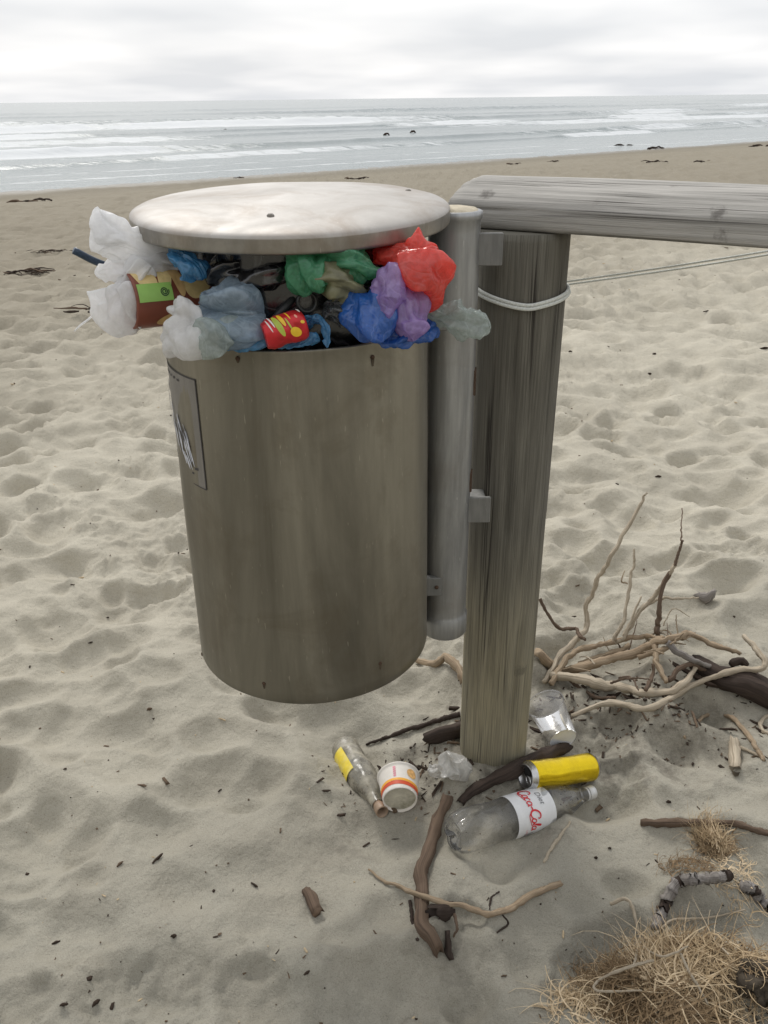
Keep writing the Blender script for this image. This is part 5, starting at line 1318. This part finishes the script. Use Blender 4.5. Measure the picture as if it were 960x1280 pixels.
# ------------------------------------------------------------------ dry grass
def build_grass():
    gm = []
    for i, (c0, c1) in enumerate((((0.34, 0.245, 0.135), (0.56, 0.43, 0.27)), ((0.13, 0.085, 0.045), (0.34, 0.235, 0.13)), ((0.50, 0.38, 0.23), (0.74, 0.60, 0.41)))):
        b = MB('dry_grass_%s' % 'abc'[i]); b.base(b.ramp(b.noise(b.coord('Object'), 90, 3), [(0.3, c0), (0.7, c1)])); b.set(Roughness=0.7, Specular_IOR_Level=0.3)
        gm.append(b.m)
    r = np.random.default_rng(5)
    def strands(n, centre, spread, lift, length, curl, wid, dirbias=None, rise=(0.1, 0.35)):
        V, F = [], []
        c = gp(*centre)
        for k in range(n):
            th = r.uniform(0, 2 * math.pi); q = math.sqrt(r.uniform(0, 1))
            x = c[0] + q * spread[0] * math.cos(th); y = c[1] + q * spread[1] * math.sin(th)
            z = float(hz(x, y)) + lift * (1 - q * q) * r.uniform(0.1, 1.0)
            az = r.uniform(0, 2 * math.pi) if dirbias is None else r.normal(dirbias[0], dirbias[1])
            L = length * r.uniform(0.4, 1.2); w_ = wid * r.uniform(0.5, 1.2) * (2.0 if r.random() < 0.12 else 1.0)
            el = r.normal(*rise); kz = r.normal(0, curl); ke = r.normal(-0.25, 0.4)
            p = np.array([x, y, z]); b0 = len(V)
            ns = 6
            for i in range(ns + 1):
                f = i / ns
                d = np.array([math.cos(az) * math.cos(el), math.sin(az) * math.cos(el), math.sin(el)])
                side = np.array([-math.sin(az), math.cos(az), 0.0]) * w_ * (1 - 0.7 * f)
                zz = float(hz(p[0], p[1])) + 0.001
                pp = np.array([p[0], p[1], max(p[2], zz)])
                V.append(pp - side); V.append(pp + side + np.array([0, 0, w_ * 0.6]))
                p = pp + d * L / ns; az += kz / ns * 2; el += ke / ns * 2
                if i: F.append((b0 + 2 * i - 2, b0 + 2 * i - 1, b0 + 2 * i + 1, b0 + 2 * i))
        return V, F
    # cheap local copy of the sand height
    gx = np.linspace(0.2, 0.9, 90); gy = np.linspace(0.7, 1.4, 90)
    HG = H(*[a.ravel() for a in np.meshgrid(gx, gy)]).reshape(90, 90)
    def hz(x, y):
        i = int(min(max((y - 0.7) / 0.7 * 89, 0), 89)); j = int(min(max((x - 0.2) / 0.7 * 89, 0), 89))
        return HG[i, j]
    def tuft(name, label, sets):
        c = gp(*sets[0][1]); t = thing(name, c, label, 'dry grass')
        for i, (n, ce, sp, li, le, cu, wi, db) in enumerate(sets):
            V, F = strands(n, ce, sp, li, le, cu, wi, db, (0.1, 0.35) if name == 'grass_tuft' else (-0.02, 0.16))
            mk('blades', np.array(V), F, gm[i % 3], t, kind='stuff')
    tuft('grass_tuft', 'small upright tuft of tan dry grass above the ringed rhizome',
         [(420, c7(745, 255), (0.030, 0.030), 0.035, 0.075, 0.8, 0.0008, (math.pi / 2 + 0.1, 0.5)), (160, c7(640, 330), (0.055, 0.025), 0.012, 0.045, 1.5, 0.0008, None), (120, c7(800, 330), (0.05, 0.06), 0.012, 0.05, 1.5, 0.0008, None), (60, c7(850, 480), (0.05, 0.04), 0.012, 0.05, 1.5, 0.0008, None), (260, c7(750, 260), (0.034, 0.03), 0.02, 0.06, 1.2, 0.0010, (math.pi / 2, 0.7)), (60, c7(745, 255), (0.028, 0.028), 0.04, 0.085, 0.6, 0.0010, (math.pi / 2 - 0.2, 0.4))])
    tuft('grass_mat', 'large tangled mat of tan dry grass in the lower right corner',
         [(520, c7(560, 760), (0.055, 0.035), 0.022, 0.10, 0.8, 0.0010, (0.5, 0.5)), (420, c7(420, 820), (0.06, 0.04), 0.018, 0.09, 1.0, 0.0010, (2.6, 0.6)), (200, c7(640, 840), (0.08, 0.05), 0.030, 0.13, 0.7, 0.0013, (2.1, 0.5)),
          (520, c7(700, 880), (0.07, 0.04), 0.028, 0.11, 0.8, 0.0010, (2.2, 0.5)), (420, c7(520, 930), (0.09, 0.03), 0.030, 0.10, 0.9, 0.0010, (1.0, 0.6)), (160, c7(500, 820), (0.09, 0.06), 0.030, 0.14, 0.6, 0.0012, (0.6, 0.9)),
          (300, c7(250, 860), (0.055, 0.04), 0.012, 0.06, 2.2, 0.0009, None), (320, c7(300, 780), (0.05, 0.03), 0.010, 0.06, 2.2, 0.0009, None), (120, c7(330, 840), (0.07, 0.05), 0.016, 0.09, 1.2, 0.0011, None),
          (260, c7(740, 720), (0.05, 0.035), 0.016, 0.08, 1.4, 0.0010, None), (280, c7(600, 660), (0.07, 0.02), 0.012, 0.07, 1.4, 0.0010, (0.2, 0.7)), (150, c7(820, 920), (0.07, 0.05), 0.03, 0.14, 0.7, 0.0013, (2.3, 0.5)),
          (300, c7(440, 700), (0.05, 0.025), 0.014, 0.07, 1.5, 0.0009, None), (420, c7(600, 840), (0.10, 0.06), 0.012, 0.08, 1.5, 0.0011, None), (90, c7(220, 900), (0.06, 0.05), 0.012, 0.09, 1.2, 0.0011, None), (140, c7(900, 800), (0.04, 0.05), 0.045, 0.08, 1.4, 0.0010, None), (140, c7(880, 700), (0.05, 0.04), 0.02, 0.08, 1.4, 0.0010, None)])
build_grass()

# ------------------------------------------------------------------ wrack on the far sand, chips and crumbs
def build_wrack():
    spots = [((35, 342), 0.42, 'low dark wrack line of twigs on the far left sand'), ((66, 316), 0.26, 'small dark twig heap on the far left sand above the wrack line'), ((140, 402), 0.36, 'dark tangle of seaweed and twigs on the sand behind the white carrier bag'), ((20, 262), 0.0, ''), ((790, 184), 0.9, 'long dark driftwood heap beside the waterline at right'), ((822, 186), 0.8, 'second dark driftwood heap beside the waterline, further right'),
             ((818, 206), 0.42, 'dark seaweed clump above the rail, nearest to the timber'), ((878, 204), 0.42, 'thin dark seaweed clump above the rail at right'), ((948, 183), 0.55, 'dark wrack at the right edge of the far sand'), ((440, 224), 0.4, 'small dark clump on the sand just behind the lid'), ((300, 222), 0.25, 'small dark speck of wrack behind the left of the lid'), ((690, 202), 0.3, 'faint dark wrack between rail end and waterline'), ((45, 252), 0.5, 'long thin dark wrack streak on the far left sand'), ((640, 206), 0.3, 'faint dark wrack patch above the rail end')]
    r = random.Random(4)
    for k, (p, sz, lb) in enumerate(spots):
        if sz == 0: continue
        c = gp(*p)
        t = thing('wrack_heap', c, lb, 'driftwood')
        for i in range(22 if p[0] < 200 and p[1] > 300 else 7):
            a = r.uniform(-0.7, 0.7) + (math.pi if r.random() < 0.5 else 0); L = sz * r.uniform(0.25, 0.7)
            q = c + np.array([r.uniform(-0.5, 0.5) * sz * 1.3, r.uniform(-0.2, 0.2) * sz, sz * r.uniform(0.005, 0.07)])
            P = [q, q + np.array([math.cos(a), math.sin(a) * 0.7, 0.08]) * L * 0.5 + np.array([0, 0, r.uniform(-0.02, 0.05) * sz]), q + np.array([math.cos(a), math.sin(a) * 0.7, 0.0]) * L]
            rr = sz * r.uniform(0.012, 0.035) * (0.55 if p[1] > 300 else 1.6)
            V, F, uv = tube(P, [rr, rr * 1.1, rr * 0.5], 7, 10, 0.5, k * 9 + i, 1.0, 0.8, True, rr)
            mk('twig', V, F, (DARKW, BROWNW, DARKW)[i % 3], t, uv)
    # dark snags in the surf
    for (p, lb) in (((281, 163), 'dark snag in the surf left of centre'), ((483, 168), 'left one of two dark snags close together in the surf'), ((516, 165), 'right one of two dark snags close together in the surf')):
        c = atz(p[0], p[1], SEA_Z + 0.06)
        V, F, uv = tube([c + np.array([-0.2, 0, -0.04]), c + np.array([-0.08, 0, 0.02]), c + np.array([0.08, 0.1, 0.05]), c + np.array([0.2, 0.1, -0.05])], [0.03, 0.065, 0.055, 0.03], 8, 12, 0.5, int(p[0]), 1.0, 1.0)
        mk('surf_snag', V, F, DARKW, None, uv, label=lb, cat='driftwood', group='dark snags in the surf')
build_wrack()

def build_chips():
    r = random.Random(21)
    dk = m_plain('bark_dark', (0.045, 0.032, 0.024), 0.9, 0, 0.15, 0.4, 80, 0.4)
    md = m_plain('bark_mid', (0.12, 0.085, 0.058), 0.9, 0, 0.15, 0.4, 80, 0.4)
    pl = m_plain('bark_pale', (0.48, 0.38, 0.25), 0.8, 0, 0.2, 0.3, 80, 0.3)
    named = [((98, 702), 0.020, 0.006, 0.1, pl, 'pale tan wood chip on the sand left of the drum'), ((197, 1073), 0.026, 0.006, 1.0, dk, 'black pointed bark sliver left of the wood chunk'), ((150, 1080), 0.014, 0.005, 0.9, md, 'small grey-brown flake left of the black bark sliver'), ((275, 988), 0.010, 0.004, 0.8, dk, 'dark purple-black crumb below the left of the drum'),
             ((260, 990), 0.0, 0, 0, dk, ''), ((882, 392), 0.05, 0.010, 0.5, dk, 'dark slanting twig on the sand below the rail, upper right'), ((918, 396), 0.03, 0.008, -0.2, md, 'brown twig scrap right of the dark slanting twig'), ((850, 348), 0.03, 0.006, 0.1, dk, 'thin dark sliver on the sand close below the rail'), ((712, 450), 0.022, 0.010, 0.3, dk, 'dark bark piece on the sand beside the right edge of the post'), ((818, 442), 0.018, 0.013, 0.0, dk, 'round black pebble on the sand, upper of two'), ((811, 475), 0.018, 0.013, 0.0, dk, 'round black pebble on the sand, lower of two'),
             ((955, 436), 0.05, 0.012, 0.05, dk, 'dark stick scrap at the right edge, mid height'), ((823, 595), 0.022, 0.008, 0.1, dk, 'dark flat chip on the sand above the upright twigs'), ((776, 482), 0.025, 0.006, 0.4, md, 'brown sliver on the sand left of the lower black pebble'), ((705, 513), 0.03, 0.005, 0.4, md, 'thin brown sliver beside the post, lower of the chips there'), ((748, 496), 0.016, 0.007, 0.2, dk, 'dark crumb on the sand right of the post'),
             ((760, 1024), 0.012, 0.005, 0.6, pl, 'pale wood chip right of the soda bottle cap'), ((704, 1168), 0.016, 0.004, 1.4, pl, 'pale upright straw bit left of the lower grass mat'), ((745, 1072), 0.006, 0.005, 0, dk, 'black crumb above the lower grass mat'), ((762, 1060), 0.007, 0.005, 0, dk, 'black crumb right of the soda bottle, above another'), ((836, 1002), 0.009, 0.006, 0, dk, 'black crumb right of the yellow can'), ((690, 1180), 0.0, 0, 0, dk, ''),
             ((630, 1220), 0.010, 0.003, 0.1, md, 'brown flake below the half-buried branch at right'), ((675, 1258), 0.024, 0.004, -0.2, pl, 'pale flake at the bottom, left of the grass mat'), ((318, 1106), 0.016, 0.005, -0.6, dk, 'dark twig bit left of the wood chunk'), ((70, 1178), 0.014, 0.005, 0.4, dk, 'dark flake near the lower left corner'), ((80, 1256), 0.012, 0.006, 0.2, dk, 'dark crumb at the bottom left'), ((120, 1254), 0.014, 0.006, 0.9, dk, 'dark crumb at the bottom left, right of another'),
             ((384, 1216), 0.012, 0.005, 0.7, dk, 'dark crumb below the wood chunk'), ((217, 1170), 0.009, 0.007, 0, dk, 'round dark crumb on the lower left sand'), ((115, 813), 0.012, 0.006, 0.4, dk, 'dark chip on the sand left of the drum foot'), ((188, 893), 0.012, 0.008, 0.5, md, 'brown crumb on the sand under the left of the drum'), ((278, 901), 0.020, 0.004, -0.5, pl, 'pale sliver on the sand under the drum'), ((135, 773), 0.007, 0.005, 0.0, dk, 'black speck on the sand left of the drum, near the tan chip')]
    for k, (p, L, wd, ang, mt, lb) in enumerate(named):
        if L == 0: continue
        c = gp(*p, wd * 0.4)
        d = np.array([math.cos(ang), math.sin(ang), 0.05])
        V, F, uv = tube([c - d * L * 0.55, c - d * L * 0.1 + np.array([0, 0, wd * 0.15]), c + d * L * 0.3, c + d * L * 0.55], [wd * 0.25, wd * 0.5, wd * 0.45, wd * 0.2], 8, 8, 0.6, k, 1.0, 0.8)
        mk('wood_chip', V, F, mt, None, uv, label=lb, cat='wood chip', group='wood chips strewn on the sand')
    # everything too small to pick apart
    def crumbs(name, label, n, mt, size, seed):
        r_ = np.random.default_rng(seed); V, F = [], []
        for k in range(n):
            while True:
                Y = 0.75 + 9 * r_.random() ** 2.2; X = r_.uniform(-0.62, 0.62) * Y
                if fbm(np.array([X * 1.3]), np.array([Y * 1.3]), 33, 2)[0] > -0.22 + 0.3 * r_.random() - 0.15: break
            s = size * r_.lognormal(0, 0.45) * (0.75 + 0.25 * Y)
            a = r_.uniform(0, math.pi); L = s * (1.0 + 4.5 * r_.random() ** 2.5)
            c = np.array([X, Y, float(H(X, Y)) + s * 0.15])
            d = np.array([math.cos(a), math.sin(a), r_.normal(0, 0.1)]); sd_ = np.array([-math.sin(a), math.cos(a), 0])
            b0 = len(V)
            up_ = np.array([0, 0, 1.0])
            for (e, f, g_) in ((-1, -1, -1), (1, -1, -1), (1, 1, -1), (-1, 1, -1), (-1, -1, 1), (1, -1, 1), (1, 1, 1), (-1, 1, 1)):
                q = r_.uniform(0.35, 1.0, 3)
                V.append(c + d * L * 0.5 * e * q[0] + sd_ * s * 0.5 * f * q[1] + up_ * s * 0.4 * g_ * q[2])
            F += [tuple(b0 + t_ for t_ in q) for q in ((0, 3, 2, 1), (4, 5, 6, 7), (0, 1, 5, 4), (1, 2, 6, 5), (2, 3, 7, 6), (3, 0, 4, 7))]
        mk(name, np.array(V), F, mt, None, label=label, cat='debris', kind='stuff', smooth=False)
    def litter(name, label, n, mt, size, seed, spots):
        r_ = np.random.default_rng(seed); V, F = [], []
        for k in range(n):
            cx, cy, sx, sy = spots[k % len(spots)]
            X, Y = r_.normal(cx, sx), r_.normal(cy, sy)
            if math.hypot(X - PX, Y - PY) < PR: continue
            s = size * r_.lognormal(0, 0.5); a = r_.uniform(0, math.pi); L = s * (1.5 + 9 * r_.random() ** 2.2)
            c = np.array([X, Y, float(H(X, Y)) + s * 0.4]); d = np.array([math.cos(a), math.sin(a), r_.normal(0, 0.2)]); sd_ = np.array([-math.sin(a), math.cos(a), 0])
            b0 = len(V); up_ = np.array([0, 0, 1.0])
            for (e, f, g_) in ((-1, -1, -1), (1, -1, -1), (1, 1, -1), (-1, 1, -1), (-1, -1, 1), (1, -1, 1), (1, 1, 1), (-1, 1, 1)):
                q = r_.uniform(0.35, 1.0, 3)
                V.append(c + d * L * 0.5 * e * q[0] + sd_ * s * 0.5 * f * q[1] + up_ * s * 0.4 * g_ * q[2])
            F += [tuple(b0 + t_ for t_ in q) for q in ((0, 3, 2, 1), (4, 5, 6, 7), (0, 1, 5, 4), (1, 2, 6, 5), (2, 3, 7, 6), (3, 0, 4, 7))]
        mk(name, np.array(V), F, mt, None, label=label, cat='debris', kind='stuff', smooth=False)
    spots = [(0.42, 1.66, 0.13, 0.05), (0.62, 1.70, 0.10, 0.05), (0.13, 1.50, 0.07, 0.05), (0.36, 1.45, 0.05, 0.05), (0.02, 1.42, 0.08, 0.05), (0.56, 0.93, 0.09, 0.06), (0.75, 1.6, 0.1, 0.07)]
    litter('dark_leaf_litter', 'dark rotted twig litter gathered around the post foot and dead branch', 520, dk, 0.0034, 8, spots)
    litter('brown_leaf_litter', 'brown twig litter gathered around the post foot and dead branch', 420, md, 0.0032, 9, spots)
    crumbs('dark_crumbs', 'tiny dark bark crumbs strewn over the sand', 250, dk, 0.0028, 1)
    crumbs('brown_crumbs', 'tiny brown twig crumbs strewn over the sand', 330, md, 0.0026, 2)
    crumbs('pale_crumbs', 'tiny pale straw bits strewn over the sand', 330, pl, 0.0024, 3)
build_chips()
